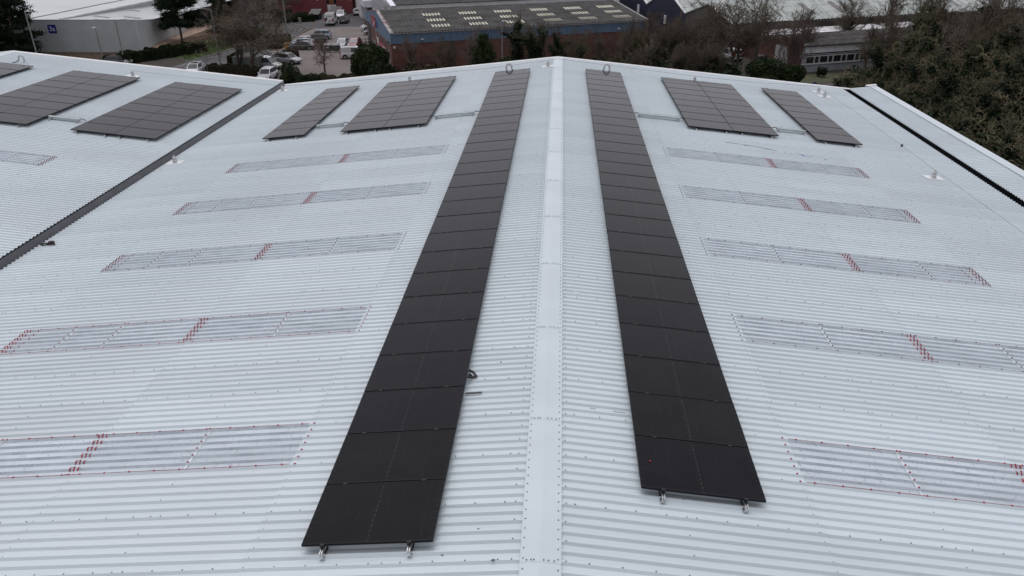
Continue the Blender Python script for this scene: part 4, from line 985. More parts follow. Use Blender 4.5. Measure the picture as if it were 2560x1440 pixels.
    MB().box(X(L)-.06, X(L)-.0, -.26, .26, SL+.25, SL+.36).build('number_plate', m_plate, t)
    if rack:
        for s_ in (-1, 1): MB().box(X(RT-.1), X(WT+.3), s_*wt*.86-.02, s_*wt*.86+.02, H+.03, H+.07).build('roof_rail', m_trim, t)
    if sunroof: MB().box(X(WT+1.3), X(WT+.25), -wt*.7, wt*.7, H-.03, H+.012).build('sunroof', m_cglass, t)
    key = (kind,)
    for q in (.86, L-.82):
        for s_ in (-1, 1):
            if key not in _car_cache:
                r_ = .33 if kind != 'van' else .36
                _car_cache[key] = (MB().tube([(0,-.11,0),(0,.11,0)], r_, 16).mesh('wheel', m_tyre), MB().tube([(0,-.118,0),(0,.118,0)], r_*.62, 12).mesh('rim', m_rim), MB().tube([(0,-.05,0),(0,.05,0)], r_*1.22, 16).mesh('wheel_arch', m_trim))
            wm, rm, am = _car_cache[key]; r_ = .33 if kind != 'van' else .36
            wo = obj('wheel', wm, t, (X(q), s_*(hw-.09), r_)); obj('rim', rm, wo)
            obj('wheel_arch', am, t, (X(q), s_*(hw-.045), r_+.04))
    return t
WHT, SILV, DGR, NAVYC, LBL = (.62,.63,.64), (.33,.34,.36), (.05,.052,.056), (.008,.013,.03), (.36,.46,.54)
car('suv', -54.3, 112.7, -84, WHT, 'white car with a dark sunroof passing the street lamp and 10 sign', sunroof=True, colname='white_car_paint', glassm=mat('greenish_glass', (.05,.065,.06), .1))
car('suv', -42.0, 109.0, -90, WHT, 'white car facing the camera just beyond the valley between the roofs', colname='white_car_paint', glassm=mat('navy_glass', (.015,.02,.035), .1))
car('smallvan', -44.9, 117.2, -14, WHT, 'white van side-on behind the big bare tree, next to the container', colname='white_car_paint', glassm=m_cglassp)
car('suv', -43.2, 121.6, -16, SILV, 'silver car mostly hidden behind the white van by the low hedge', rack=True, colname='silver_car_paint')
car('sedan', -45.1, 134.9, 183, NAVYC, 'dark navy saloon, nearest in the row parked side by side near the yellow bin', colname='navy_car_paint')
car('hatch', -46.1, 137.6, 188, LBL, 'pale blue hatchback directly behind the navy saloon', colname='pale_blue_car_paint', glassm=mat('navy_glass', (.015,.02,.035), .1))
car('hatch', -46.6, 140.1, 190, WHT, 'white hatchback, third in the row behind the navy saloon', colname='white_car_paint')
car('estate', -45.2, 142.6, 192, DGR, 'charcoal estate, fourth in the row, before the pale blue SUV', colname='charcoal_car_paint')
car('suv', -45.3, 146.4, 190, LBL, 'pale blue SUV at the far end of the row of side-by-side cars', colname='pale_blue_car_paint')
vn = car('van', -48.6, 166.5, 97, WHT, 'white high-roofed van seen from behind near the maroon wall', colname='white_car_paint')
MB().box(-2.73,-2.70,-.6,.5,1.9,2.0).build('van_lettering', m_trim, vn); MB().box(-2.73,-2.70,.35,.75,1.25,1.65).build('van_logo', m_trim, vn); MB().box(-2.73,-2.70,-.3,.1,.85,1.0).build('van_lettering', m_trim, vn)
car('suv', -49.2, 176.6, -82, WHT, 'white car facing the camera beside the maroon wall doors', colname='white_car_paint', glassm=m_cglassp)
car('hatch', -46.4, 168.9, 97, (.09,.09,.09), 'dark grey hatchback seen from behind, beside the high-roofed van', colname='grey_car_paint')
car('hatch', -46.9, 182.4, 100, WHT, 'white hatchback seen from behind by the tall white door', colname='white_car_paint')
car('van', -37.3, 157.6, 202, WHT, 'white van nosing out from behind the blue-banded unit', colname='white_car_paint')
car('estate', -35.9, 152.2, 198, (.14,.16,.20), 'slate blue estate car half hidden by the corner of the blue-banded unit', colname='slate_car_paint', rack=True)
car('hatch', -34.2, 147.4, 196, SILV, 'silver hatchback nearest to the camera by the blue-banded unit gable', colname='silver_car_paint')
car('hatch', -38.5, 137.3, -88, SILV, 'silver car facing the camera behind the two wheeled bins', colname='silver_car_paint', glassm=m_cglassp)
car('hatch', -36.4, 137.7, -92, (.20,.02,.03), 'red car facing the camera behind the dark rail', colname='red_car_paint', glassm=m_cglassp)
car('smallvan', -33.8, 126.6, 14, WHT, 'white car with roof load, half hidden by the large evergreen bush', colname='white_car_paint', rack=True, glassm=m_cglassp)
car('hatch', -70.0, 119.6, 8, (.01,.01,.012), 'black hatchback below the silver-clad wall, behind the far-left roof', colname='black_car_paint')
car('estate', -65.8, 171.8, 176, SILV, 'silver estate car on the far road beyond the bare trees', colname='silver_car_paint')
car('suv', 30.8, 121.6, 70, DGR, 'dark car in front of the white garage door, mostly behind the round bush', colname='charcoal_car_paint')
car('smallvan', 27.2, 126.0, 110, WHT, 'white van behind the largest bare tree by the brown gable', colname='white_car_paint')

# ---------------------------------------------------------------- person
def person(x, y, face, label):
    me = bpy.data.meshes.new('body'); P = [(0,0,.95),(0,0,1.15),(0,0,1.36),(0,-.01,1.50),(0,-.03,1.62),(0,-.03,1.72),
        (-.10,0,.90),(-.12,-.02,.50),(-.13,.03,.10),(-.13,-.12,.04),(.10,0,.90),(.13,.02,.50),(.14,.05,.10),(.15,-.10,.04),
        (-.19,0,1.40),(-.26,.03,1.14),(-.20,-.14,.98),(.19,0,1.40),(.27,.02,1.12),(.25,-.10,.90)]
    E_ = [(0,1),(1,2),(2,3),(3,4),(4,5),(0,6),(6,7),(7,8),(8,9),(0,10),(10,11),(11,12),(12,13),(2,14),(14,15),(15,16),(2,17),(17,18),(18,19)]
    RR_ = [.15,.15,.17,.06,.095,.075,.095,.07,.05,.045,.095,.07,.05,.045,.075,.055,.04,.075,.055,.04]
    me.from_pydata(P, E_, []); t = thing('person', label, 'person', (x, y, G+.02), R(face))
    me.materials.append(mat('dark_work_clothes', (.022,.022,.02), .85, 0, .2, 8)); o = obj('body', me, t)
    md = o.modifiers.new('skin', 'SKIN'); sv = me.skin_vertices[0].data
    for i, r in enumerate(RR_): sv[i].radius = (r, r*.8)
    sv[0].use_root = True
    o.modifiers.new('sub', 'SUBSURF').levels = 1; o.modifiers['sub'].render_levels = 1
    MB().tube([(0,-.10,1.60),(0,-.075,1.70),(0,-.04,1.755)], [.05,.085,.05], 8).build('face', mat('skin', (.28,.15,.11), .6), t, smooth=True)
    MB().tube([(0,.0,1.63),(0,-.01,1.74),(0,-.02,1.79)], [.085,.10,.05], 8).build('hair', mat('brown_hair', (.06,.03,.02), .8), t, smooth=True)
person(-40.75, 132.3, 15, 'person in dark clothing standing just left of the two wheeled bins')

# ---------------------------------------------------------------- vegetation
def leaf_mat(name, c1, c2): 
    M = mat(name, c1, .85, 0, col2=c2, scale=.9, detail=3, spec=.12, lo=.3, hi=.7); return M
m_bark = mat('grey_brown_bark', (.060,.052,.038), .9, 0, col2=(.12,.10,.075), scale=2.5, stretch=(1,1,.3))
m_barkg = mat('mossy_bark', (.07,.068,.032), .9, 0, col2=(.14,.125,.065), scale=2)
m_twig = mat('brown_twigs', (.085,.068,.050), .9, 0, col2=(.14,.11,.078), scale=.5)
m_twigg = mat('olive_twigs', (.060,.056,.030), .9, 0, col2=(.11,.098,.05), scale=.5)
m_twigp = mat('pale_twigs', (.12,.09,.075), .9, 0, col2=(.17,.13,.11), scale=.5)
m_ivy = leaf_mat('ivy_leaves', (.009,.018,.010), (.028,.046,.022))
m_twign = mat('pale_olive_branches', (.065,.060,.034), .9, 0, col2=(.22,.19,.11), scale=.25)
m_pine = leaf_mat('pine_needles', (.008,.016,.010), (.022,.035,.018))
m_ever = leaf_mat('evergreen_leaves', (.014,.026,.012), (.045,.065,.026))
m_hedge = leaf_mat('hedge_leaves', (.012,.022,.011), (.030,.042,.018))
m_hedgeb = leaf_mat('winter_hedge_leaves', (.045,.040,.024), (.080,.068,.042))
def np_mesh(name, V_, F_, m_, nside):
    me = bpy.data.meshes.new(name); nf = len(F_); me.vertices.add(len(V_)); me.vertices.foreach_set('co', V_.astype(np.float32).ravel())
    me.loops.add(nf*nside); me.loops.foreach_set('vertex_index', F_.astype(np.int32).ravel())
    me.polygons.add(nf); me.polygons.foreach_set('loop_start', np.arange(0, nf*nside, nside, dtype=np.int32)); me.polygons.foreach_set('loop_total', np.full(nf, nside, dtype=np.int32))
    me.update(calc_edges=True); me.materials.append(m_); return me
def leaves(name, cen, size, m_, rs, flat=.0):
    """one bent leaf-clump quad per centre"""
    n = len(cen); u = rs.normal(size=(n,3)); u /= np.linalg.norm(u, axis=1)[:,None]; w_ = rs.normal(size=(n,3)); w_[:,2] *= (1-flat)
    v = np.cross(u, w_); v /= np.linalg.norm(v, axis=1)[:,None]+1e-9; s_ = (size*rs.uniform(.6,1.4,n))[:,None]
    V_ = np.stack([cen-u*s_, cen-v*s_*.7, cen+u*s_, cen+v*s_*.7], 1).reshape(-1,3); F_ = np.arange(4*n).reshape(n,4)
    return np_mesh(name, V_, F_, m_, 4)
def prisms(name, segs, m_):
    """segs: (p0, p1, r0, r1) rows, three-sided tapered prisms"""
    p0 = np.array([s[0] for s in segs]); p1 = np.array([s[1] for s in segs]); r0 = np.array([s[2] for s in segs])[:,None]; r1 = np.array([s[3] for s in segs])[:,None]
    d = p1-p0; d /= np.linalg.norm(d, axis=1)[:,None]+1e-9; a = np.cross(d, np.array([.3,.5,.81])); a /= np.linalg.norm(a, axis=1)[:,None]+1e-9; b = np.cross(d, a)
    k = 3; vs = []
    for t_ in range(k): vs.append(p0+(a*math.cos(2.094*t_)+b*math.sin(2.094*t_))*r0)
    for t_ in range(k): vs.append(p1+(a*math.cos(2.094*t_)+b*math.sin(2.094*t_))*r1)
    n = len(segs); V_ = np.stack(vs, 1).reshape(-1,3); base = (np.arange(n)*6)[:,None]
    F_ = np.concatenate([base+np.array([[0,1,4,3]]), base+np.array([[1,2,5,4]]), base+np.array([[2,0,3,5]])])
    return np_mesh(name, V_, F_, m_, 4)
def bare_tree(seed, h, spread=.45, trunks=1, twig=.011, dens=1.0, up=.35, low=.25, wild=.25, l1=.50):
    rs = np.random.RandomState(seed); big, small, ivyp = [], [], []
    def grow(p, d, ln, r, lev, nseg):
        q = p.copy(); dd = d.copy(); pts = [q.copy()]
        for i in range(nseg):
            dd = dd+rs.normal(size=3)*wild*(.5 if lev == 0 else 1)+np.array([0,0,up*(.15 if lev else .05)]); dd /= np.linalg.norm(dd)
            q2 = q+dd*ln/nseg; ra, rb = r*(1-.55*i/nseg), r*(1-.55*(i+1)/nseg)
            (big if lev < 2 else small).append((q.copy(), q2.copy(), ra, rb)); 
            if lev < 2: ivyp.append((q.copy(), q2.copy(), ra, lev))
            q = q2; pts.append(q.copy())
            if lev < 4:
                nb = {0: 2.3, 1: 2.3, 2: 2.0, 3: 1.4}[lev]*dens
                if lev == 0 and (i+1)/nseg < low: continue
                for _ in range(int(nb+rs.rand())):
                    ax = rs.normal(size=3); ax -= dd*ax.dot(dd); ax /= np.linalg.norm(ax)+1e-9
                    nd = dd*rs.uniform(.45,1.0)+ax*spread*rs.uniform(.8,1.8); nd[2] += up*.5; nd /= np.linalg.norm(nd)
                    l2 = ln*{0:l1,1:.55,2:.55,3:.5}[lev]*rs.uniform(.6,1.1)*(1-.35*(i/nseg) if lev == 0 else 1)
                    grow(q, nd, l2, max(twig, rb*{0:.55,1:.6,2:.6,3:.7}[lev]), lev+1, {0:4,1:3,2:3,3:2}[lev])
    for t_ in range(trunks):
        a = rs.rand()*6.28; off = np.array([math.cos(a), math.sin(a), 0])*(0 if trunks == 1 else .35); d = np.array([off[0]*.6, off[1]*.6, 1.]); d /= np.linalg.norm(d)
        grow(off*.6, d, h*.62*rs.uniform(.85,1), .030*h/math.sqrt(trunks), 0, 5)
    return big, small, ivyp
def ivy_points(ivyp, rs, n, rad, hmax):
    sel = [s for s in ivyp if s[0][2] < hmax]
    if not sel: return np.zeros((0,3))
    w_ = np.array([np.linalg.norm(s[1]-s[0])*(1.0 if s[3] == 0 else .35) for s in sel]); w_ /= w_.sum(); idx = rs.choice(len(sel), n, p=w_)
    t_ = rs.rand(n)[:,None]; A_ = np.array([sel[i][0] for i in idx]); B_ = np.array([sel[i][1] for i in idx]); c = A_+(B_-A_)*t_
    off = rs.normal(size=(n,3))*np.array([1,1,.5]); k = np.array([1 if sel[i][3] == 0 else .6 for i in idx])[:,None]
    return c+off*rad*k*(1.15-.6*np.clip(c[:,2:3]/hmax, 0, 1))
TREES = {}
def tree_meshes(key, seed, h, barkm, twigm, ivyn=0, ivyr=.35, ivyh=6, **k):
    big, small, iv = bare_tree(seed, h, **k); rs = np.random.RandomState(seed+99)
    a = prisms('trunk', big, barkm); b = prisms('crown', small, twigm); c = None
    if ivyn: c = leaves('ivy', ivy_points(iv, rs, ivyn, ivyr, ivyh), .13, m_ivy, rs)
    TREES[key] = (a, b, c, h)
tree_meshes('street_a', 3, 9, m_bark, m_twig, spread=1.0, low=.22, dens=1.18, twig=.016, trunks=1, up=.30, l1=.78, wild=.18)
tree_meshes('street_b', 8, 9, m_bark, m_twig, spread=1.0, low=.22, dens=1.08, twig=.016, trunks=2, up=.30, l1=.72, wild=.18)
tree_meshes('small_bare', 14, 5, m_bark, m_twigp, spread=.9, low=.22, dens=1.0, twig=.010, up=.35, l1=.75, wild=.14)
tree_meshes('birch', 21, 6, m_twigp, m_twigp, spread=.35, low=.1, dens=.9, twig=.011, up=.6, trunks=2)
tree_meshes('birch_b', 27, 6, m_twigp, m_twig, spread=.42, low=.1, dens=.9, twig=.011, up=.5, trunks=3)
tree_meshes('ivy_a', 31, 10, m_bark, m_twig, 5000, .50, 7.5, spread=.38, low=.35, dens=.95, twig=.011, up=.5)
tree_meshes('ivy_b', 37, 10, m_barkg, m_twigg, 4500, .5, 6.5, spread=.45, low=.3, dens=1.0, twig=.015, trunks=2, up=.4, wild=.18)
tree_meshes('wood_a', 41, 11, m_bark, m_twig, 1200, .35, 4.5, spread=.55, low=.2, dens=.95, twig=.021, trunks=2, wild=.16, l1=.6)
tree_meshes('wood_b', 45, 11, m_barkg, m_twig, 3500, .5, 6, spread=.55, low=.2, dens=.9, twig=.021, trunks=3, wild=.18, l1=.6)
tree_meshes('wood_c', 49, 11, m_bark, m_twig, 0, .4, 5, spread=.5, low=.25, dens=1.0, twig=.020, trunks=1, up=.4, wild=.15, l1=.6)
tree_meshes('near_a', 53, 12, m_barkg, m_twign, 10000, .65, 8.0, spread=.65, low=.25, dens=1.0, twig=.022, trunks=2, wild=.4, up=.2)
tree_meshes('near_b', 57, 12, m_bark, m_twigg, 18000, .75, 9.4, spread=.55, low=.2, dens=.95, twig=.020, trunks=3, wild=.45, up=.2)
def place_tree(key, x, y, h, rot, label, grp, cat='tree', name='bare_tree', wx=1.0):
    a, b, c, h0 = TREES[key]; t = thing(name, label, cat, (x, y, G), R(rot), grp); s_ = h/h0
    for nm, me in (('trunk', a), ('crown', b), ('ivy', c)):
        if me: o = obj(nm, me, t); o.scale = (s_*wx, s_*wx, s_)
    return t
# street trees
place_tree('street_b', -48.9, 114.4, 10.8, 20, 'big bare tree with forked trunk right of the long-armed street lamp', 'bare street trees', wx=1.35)
place_tree('street_a', -45.7, 112.2, 10.6, 140, 'big bare tree standing in front of the grey-green container', 'bare street trees', wx=1.35)
place_tree('street_a', -53.2, 145.3, 8.6, 60, 'bare tree behind the yellow grit bin at the yard hedge', 'bare street trees')
place_tree('small_bare', -35.2, 114.5, 5.8, 10, 'small bare tree on its own in the brown yard', 'bare street trees')
place_tree('street_a', -62.5, 178, 8.5, 200, 'bare tree in front of the maroon wall at the top', 'bare street trees')
place_tree('street_b', -72, 170, 8.5, 100, 'bare tree against the glazed wing', 'bare street trees')
place_tree('street_a', -62.5, 156.5, 7.5, 300, 'bare tree on the far part of the green verge', 'bare street trees')
# in front of the brick unit
for i, (key, x, y, h, lab) in enumerate((('birch',-22.0,112.6,6.6,'pale bare birch at the near corner of the blue-banded unit'),('birch_b',-16.6,112.8,6.4,'pale multi-stemmed bare birch, left of the dark conifer'),
    ('birch',-12.6,112.0,7.6,'taller pale bare birch close to the left side of the dark conifer'),('birch_b',2.6,118.0,7.2,'bare reddish tree against the brick wall right of the ivy-clad trees'),('birch',6.6,117.0,6.6,'bare thin tree against the right end of the brick wall'),('birch_b',10.4,117.5,6.4,'bare thin tree at the far right corner of the brick wall'),
    ('ivy_a',-5.6,109.5,10.4,'ivy-clad bare tree immediately right of the plain lamp column'),('ivy_b',-3.2,108.0,10.2,'ivy-clad bare tree, second to the right of the plain lamp column'),('ivy_a',-.6,107.0,9.0,'ivy-clad bare tree in the middle of the brick wall'),('ivy_b',1.9,105.6,8.0,'small ivy-clad tree behind the ridge cap peak'))):
    place_tree(key, x, y, h, i*67, lab, 'trees in front of the brick unit')
# the bare wood between brick unit and brown gable
rs0 = random.Random(4); words = ['first','second','third','fourth','fifth','sixth','seventh','eighth','ninth','tenth']
def wood(rows, grp, desc, ref):
    for ri, (rowname, lst) in enumerate(rows):
        for i, (x, y, h, key) in enumerate(lst):
            place_tree(key, x, y, h, rs0.uniform(0, 360), f'{desc[key]}, {words[i]} from the left in {rowname}', grp)
desc = {'wood_a':'bare brown tree','wood_b':'mossy ivy-footed bare tree','wood_c':'tall slim bare tree','ivy_a':'ivy-clad bare tree','ivy_b':'mossy ivy-clad tree','near_a':'sprawling olive ivy-covered tree','near_b':'dense dark ivy-covered tree','birch':'thin pale tree','birch_b':'thin pale bushy tree'}
wood((('the row before the navy wall', [(11.5,123,8.0,'wood_a'),(14.5,128,8.8,'wood_c'),(18,126,8.6,'wood_a'),(21.2,125.5,8.2,'wood_b')]),
      ('the middle row of the central thicket', [(8.8,111,7.8,'wood_c'),(11.6,113,7.6,'ivy_b'),(14.2,114,8.2,'wood_a'),(16.6,114.5,8.6,'wood_b'),(19.2,115,8.4,'wood_b'),(22.0,116,8.6,'wood_a')]),
      ('the front row of the central thicket', [(7.0,103,6.4,'ivy_b'),(10.0,103,6.8,'wood_b'),(12.6,104,7.0,'ivy_a'),(15.2,104.5,7.0,'wood_b'),(17.8,105.5,7.2,'wood_a'),(20.6,106,7.0,'wood_b')])), 'bare trees of the central thicket', desc, '')
place_tree('street_b', 25.2, 112.0, 13.4, 250, 'largest bare tree, dark trunked, in front of the brown gable and white van', 'bare trees by the brick office')
place_tree('birch', 30.8, 108.5, 10.8, 30, 'slim bare tree rising in front of the white garage door', 'bare trees by the brick office')
place_tree('wood_c', 36.6, 118.5, 10.5, 80, 'slim bare tree rising in front of the mossy office roof', 'bare trees by the brick office')
place_tree('wood_c', 22.0, 119.5, 11.5, 10, 'tall bare tree crossing the apex of the brown gable', 'bare trees by the brick office')
place_tree('street_a', 29.0, 117.0, 12.0, 190, 'broad bare tree left of the white garage door', 'bare trees by the brick office')
# the wood right of the warehouse
wood((('the far row beyond the brick office', [(47,133,11,'wood_a'),(54,137,12,'wood_c'),(62,136,12,'wood_b'),(70,134,12,'wood_a'),(79,131,12,'wood_c'),(88,128,12,'wood_b')]),
      ('the row before the brick office windows', [(43.0,113,9.0,'wood_c'),(46.4,113,11.4,'wood_a'),(49.8,113.5,12,'ivy_b'),(53.4,113,12,'wood_a'),(57.5,112,12.5,'ivy_a'),(62,110,13,'wood_b'),(67,107,13,'wood_a')]),
      ('the second row of the right-hand wood', [(40.2,99,9.5,'ivy_b'),(43.6,97,12,'near_a'),(47.0,96,13,'wood_b'),(50.5,94,13.5,'near_b'),(54.5,92,14,'wood_a'),(59,89,14,'near_a')]),
      ('the third row of the right-hand wood', [(33,88,7,'near_a'),(35.5,86,10,'near_b'),(38.5,84,12,'near_a'),(41.8,82,13.4,'near_b'),(45.4,80,14,'near_a'),(49.5,77,14.5,'wood_b')]),
      ('the fourth row of the right-hand wood', [(28.4,78,9,'near_b'),(30.5,74,11,'near_a'),(33.2,72,12.4,'near_b'),(36.4,70,13.6,'near_a'),(40,68,14.4,'near_b')]),
      ('the fifth row of the right-hand wood', [(24.5,68,9.5,'near_a'),(26.6,64,11.4,'near_b'),(29.4,61,12.6,'near_a'),(32.6,58,13.6,'near_b'),(36,56,14.4,'near_a')]),
      ('the row closest to the warehouse wall', [(22.5,58,9,'near_b'),(23.8,52,11.4,'near_a'),(24.8,46,12.4,'near_b'),(25.6,40.5,12.4,'near_a'),(26.0,35,12.6,'near_b'),(29.5,50,13.4,'near_a'),(30.5,43,13.6,'near_b'),(26.5,29,12.5,'near_a')])), 'trees of the right-hand wood', desc, '')
# undergrowth below the woods: one mass nobody could count
rs1 = np.random.RandomState(77)
def scatter_mass(name, areas, m_, n, size, hmax, label):
    cs = []
    for (x0,x1,y0,y1,k) in areas:
        c = rs1.rand(int(n*k),3); c[:,0] = x0+(x1-x0)*c[:,0]; c[:,1] = y0+(y1-y0)*c[:,1]
        hh = hmax*(.35+.65*np.abs(np.sin(c[:,0]*.9+np.cos(c[:,1]*.7)*1.7)*np.cos(c[:,1]*.55+c[:,0]*.23))); c[:,2] = G+hh*c[:,2]**.6; cs.append(c)
    me = leaves(name, np.concatenate(cs), size, m_, rs1); o = obj(name, me); tag(o, label, 'undergrowth', kind='stuff'); return o
scatter_mass('undergrowth', [(18.5,46,24,92,1.4),(38,75,86,106,.7),(5,24,97,110,.5),(-12,6,99,108,.4),(62,100,95,140,.5)], m_ivy, 22000, .24, 3.4, 'dark ivy and bramble undergrowth beneath the trees')
scatter_mass('undergrowth', [(18.5,46,24,92,.2),(40,75,92,110,.5),(5,24,99,122,.8),(-24,6,100,112,.7)], m_hedgeb, 12000, .22, 2.4, 'brown winter scrub beneath the trees')

# evergreens, bushes, hedges
def blob_points(rs, n, rx, ry, h, lumps=9, base=.1):
    ls = []; 
    for i in range(lumps):
        a = rs.rand()*6.28; q = math.sqrt(rs.rand())*.62; zc = rs.uniform(.25,.75); ls.append((rx*q*math.cos(a), ry*q*math.sin(a), h*zc, rs.uniform(.32,.5)))
    ls.append((0,0,h*.6,.55)); out_ = []
    per = n//len(ls)+1
    for (cx, cy, cz, s_) in ls:
        d = rs.normal(size=(per,3)); d /= np.linalg.norm(d, axis=1)[:,None]; r_ = rs.uniform(.72,1.04,per)[:,None]
        out_.append(np.array([cx,cy,cz])+d*r_*np.array([rx*s_, ry*s_, h*s_*.62]))
    P_ = np.concatenate(out_)[:n]; P_[:,2] = np.clip(P_[:,2], base, None); return P_
def bush(x, y, rx, ry, h, m_, label, seed, n=6000, size=.11, cat='bush', name='evergreen_bush', grp='evergreen bushes'):
    rs = np.random.RandomState(seed); t = thing(name, label, cat, (x, y, G), 0, grp)
    obj('foliage', leaves('foliage', blob_points(rs, n, rx, ry, h), size, m_, rs), t)
    big, small, iv = bare_tree(seed, h*.9, spread=.6, low=.05, trunks=3, dens=.6, twig=.011); obj('stem', prisms('stem', big, m_bark), t)
bush(-26.9, 109.0, 3.6, 3.2, 5.6, m_ever, 'large dark evergreen bush at the near corner of the blue-banded unit', 1, 22000, .13)
bush(-24.0, 104.5, 3.0, 2.6, 3.6, m_hedge, 'low dark bush in front of the large evergreen bush', 2, 9000, .12)
bush(-35.6, 101.5, 2.0, 2.0, 3.6, m_ever, 'rounded dark bush right of the white car facing the camera', 3, 9000, .11)
bush(-33.6, 100.5, 2.2, 1.8, 2.6, m_hedge, 'low bush just behind the roof valley end', 4, 6000, .11)
bush(27.9, 104.0, 3.7, 3.0, 4.3, m_ever, 'rounded green bush in front of the brick office gable', 5, 20000, .12)
bush(30.6, 103.2, 1.8, 1.8, 3.6, m_ever, 'smaller green bush against the right side of the rounded bush', 6, 8000, .11)
bush(-14.5, 104.0, 3.2, 2.0, 2.4, m_ever, 'low green shrub behind the two-wide left array, near the birches', 7, 7000, .11)
bush(37.4, 112.8, .8, .8, 1.5, m_hedge, 'small dark clipped shrub under the brick office windows', 8, 1500, .08)
bush(-5.0, 102.5, 2.6, 1.6, 3.2, m_hedge, 'dark low shrub at the foot of the ivy-clad trees', 9, 6000, .12)
bush(9.0, 101.0, 2.8, 1.8, 3.4, m_ever, 'dark green laurel at the left foot of the central thicket', 10, 7000, .12)
bush(14.0, 101.5, 2.8, 1.8, 3.0, m_ever, 'dark green laurel in the middle foot of the central thicket', 11, 7000, .12)
def hedge(x, y, ln, w_, h, rot, m_, label, seed, n=9000, grp='hedges'):
    rs = np.random.RandomState(seed); c = rs.uniform(-1,1,size=(n,3)); face = rs.rand(n)
    c[:,2] = np.where(face < .45, 1, c[:,2]); c[:,1] = np.where((face >= .45)&(face < .9), np.sign(c[:,1]), c[:,1]); c[:,0] = np.where(face >= .9, np.sign(c[:,0]), c[:,0])
    und = 1+.10*np.sin(c[:,0]*ln*.9)+.06*np.sin(c[:,0]*ln*2.3+1)
    P_ = np.stack([c[:,0]*ln/2, c[:,1]*w_/2*und*(1-.15*(c[:,2]+1)/2), (c[:,2]+1)/2*h*und+rs.normal(size=n)*.04], 1)
    t = thing('hedge', label, 'hedge', (x, y, G), R(rot), grp); obj('foliage', leaves('foliage', P_, .12, m_, rs), t)
    MB().box(-ln/2+.2, ln/2-.2, -w_*.38, w_*.38, .0, h*.85).build('hedge_core', m_earth, t)
hedge(-66.0, 127.3, 13.5, 3.2, 1.5, 54, m_hedge, 'long dark green hedge curving along the road below the pine', 21, 16000)
hedge(-70.6, 120.9, 4, 2.2, 1.3, 20, m_hedge, 'short dark hedge beside the black hatchback', 22, 5000)
hedge(-47.3, 112.6, 11, 2.6, 1.1, -16, m_hedgeb, 'brownish low hedge under the two big bare trees', 23, 12000)
hedge(-43.6, 122.8, 3.6, 2.0, 1.6, 70, m_hedgeb, 'brownish hedge stub beside the white van', 24, 5000)
hedge(-50.2, 138.4, 6.5, 2.2, 1.6, 88, m_hedgeb, 'brownish hedge behind the yellow grit bin', 25, 7000)
hedge(-57.4, 172.0, 6.5, 5.5, 1.3, 20, m_hedge, 'broad dark hedge in front of the covered skips', 26, 9000)
hedge(-65.5, 176.5, 9, 3, 1.4, 3, m_hedge, 'dark hedge along the foot of the maroon wall', 27, 9000)
hedge(-50.6, 118.4, 1.6, 1.6, 1.9, 0, m_hedgeb, 'small brown bush behind the forked street tree', 28, 2500)
hedge(-29.5, 103.0, 9, 2.2, 1.7, 4, m_hedgeb, 'low brown hedge between roof valley and the yard', 29, 9000)
hedge(-17.5, 101.8, 9, 2.0, 1.8, 2, m_hedge, 'low dark hedge along the warehouse end by the birches', 30, 9000)
def pine(x, y, h, w_, label, seed, trunkbare=.25, n=26000):
    rs = np.random.RandomState(seed); t = thing('pine_tree', label, 'tree', (x, y, G), 0, 'dark pines on the left'); pts = []; br = [(np.array([0,0,0.]), np.array([.1,.1,h*.55]), .28, .18), (np.array([.1,.1,h*.55]), np.array([0,.1,h*.97]), .18, .05)]
    for i in range(46):
        z_ = h*rs.uniform(trunkbare, .97); a = rs.rand()*6.28; t_ = (z_/h-trunkbare)/(1-trunkbare); L_ = w_*(1-.72*t_**1.5)*rs.uniform(.55,1.1)
        tip = np.array([math.cos(a)*L_, math.sin(a)*L_, z_+L_*rs.uniform(-.05,.28)]); p = np.array([.05,.05,z_]); br.append((p, tip, .08, .03))
        for k in range(6):
            f = rs.uniform(.35,1.05); c = p+(tip-p)*f+rs.normal(size=3)*.25; sz = rs.uniform(.45,.85)
            pts.append(c+rs.normal(size=(n//276,3))*np.array([sz,sz,sz*.42])*.62)
    obj('crown', leaves('crown', np.concatenate(pts), .10, m_pine, rs, .3), t); obj('trunk', prisms('trunk', br, m_bark), t)
pine(-84.6, 117.5, 11.9, 4.0, 'big dark pine filling the top left corner', 61, .12, 60000)
pine(-90.5, 119.0, 12.3, 4.4, 'dark pine cut off by the left edge of the view', 62, .12, 45000)
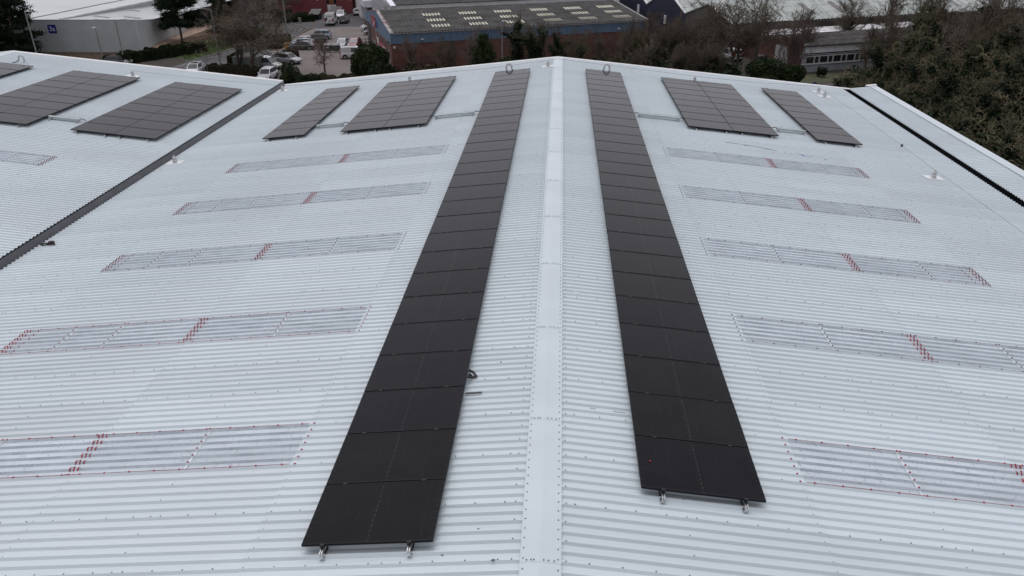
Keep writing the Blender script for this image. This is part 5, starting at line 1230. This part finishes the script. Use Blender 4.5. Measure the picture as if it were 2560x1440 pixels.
pine(-67.2, 136.3, 11.2, 4.4, 'tall dark pine right of the silver-clad unit', 63, .30, 60000)
pine(-62.0, 141.5, 8.0, 2.6, 'smaller brownish conifer behind the right side of the tall pine', 64, .2, 20000)
def conifer(x, y, h, w_, label, seed):
    rs = np.random.RandomState(seed); t = thing('conifer', label, 'tree', (x, y, G), 0); pts = []; br = [(np.array([0,0,0.]), np.array([0,0,h]), .16, .02)]
    for i in range(60):
        q = rs.rand()**.8; z_ = h*(.08+.9*q); L_ = w_*(1-q)**.75*rs.uniform(.6,1.25)+.15; a = rs.rand()*6.28; tip = np.array([math.cos(a)*L_, math.sin(a)*L_, z_-.1]); br.append((np.array([0,0,z_]), tip, .03, .01))
        for k in range(4): pts.append(tip*np.array([f_ := rs.uniform(.3,1.0), f_, 1])+rs.normal(size=(60,3))*np.array([.3,.3,.2]))
    obj('crown', leaves('crown', np.concatenate(pts), .10, m_ever, rs), t); obj('trunk', prisms('trunk', br, m_bark), t)
conifer(-9.9, 101.0, 7.4, 2.6, 'dark green pointed conifer in front of the brick wall, left of the lamp column', 71)
conifer(-7.2, 102.0, 4.2, 1.6, 'lower dark conifer tucked at the foot of the plain lamp column', 72)
# gravel-free verge grass: uncountable blades as one object
rs2 = np.random.RandomState(5); n = 14000; c = np.zeros((n,3)); 
poly = [(-69,131),(-60.3,124),(-58,135),(-58.5,150),(-60.5,160),(-66,165),(-69,152)]
c[:,0] = rs2.uniform(-69,-58,n); c[:,1] = rs2.uniform(124,165,n)
def inside(px, py):
    r_ = False; j = len(poly)-1
    for i in range(len(poly)):
        xi, yi = poly[i]; xj, yj = poly[j]
        if (yi > py) != (yj > py) and px < (xj-xi)*(py-yi)/(yj-yi)+xi: r_ = not r_
        j = i
    return r_
c = np.array([q for q in c if inside(q[0], q[1])]); c[:,2] = G+.08
o = obj('grass_tufts', leaves('grass_tufts', c, .10, mat('grass_blades', (.045,.080,.018), .8, 0, col2=(.08,.13,.03), scale=.6), rs2)); tag(o, 'short green grass on the verge beside the road', 'grass', kind='stuff')
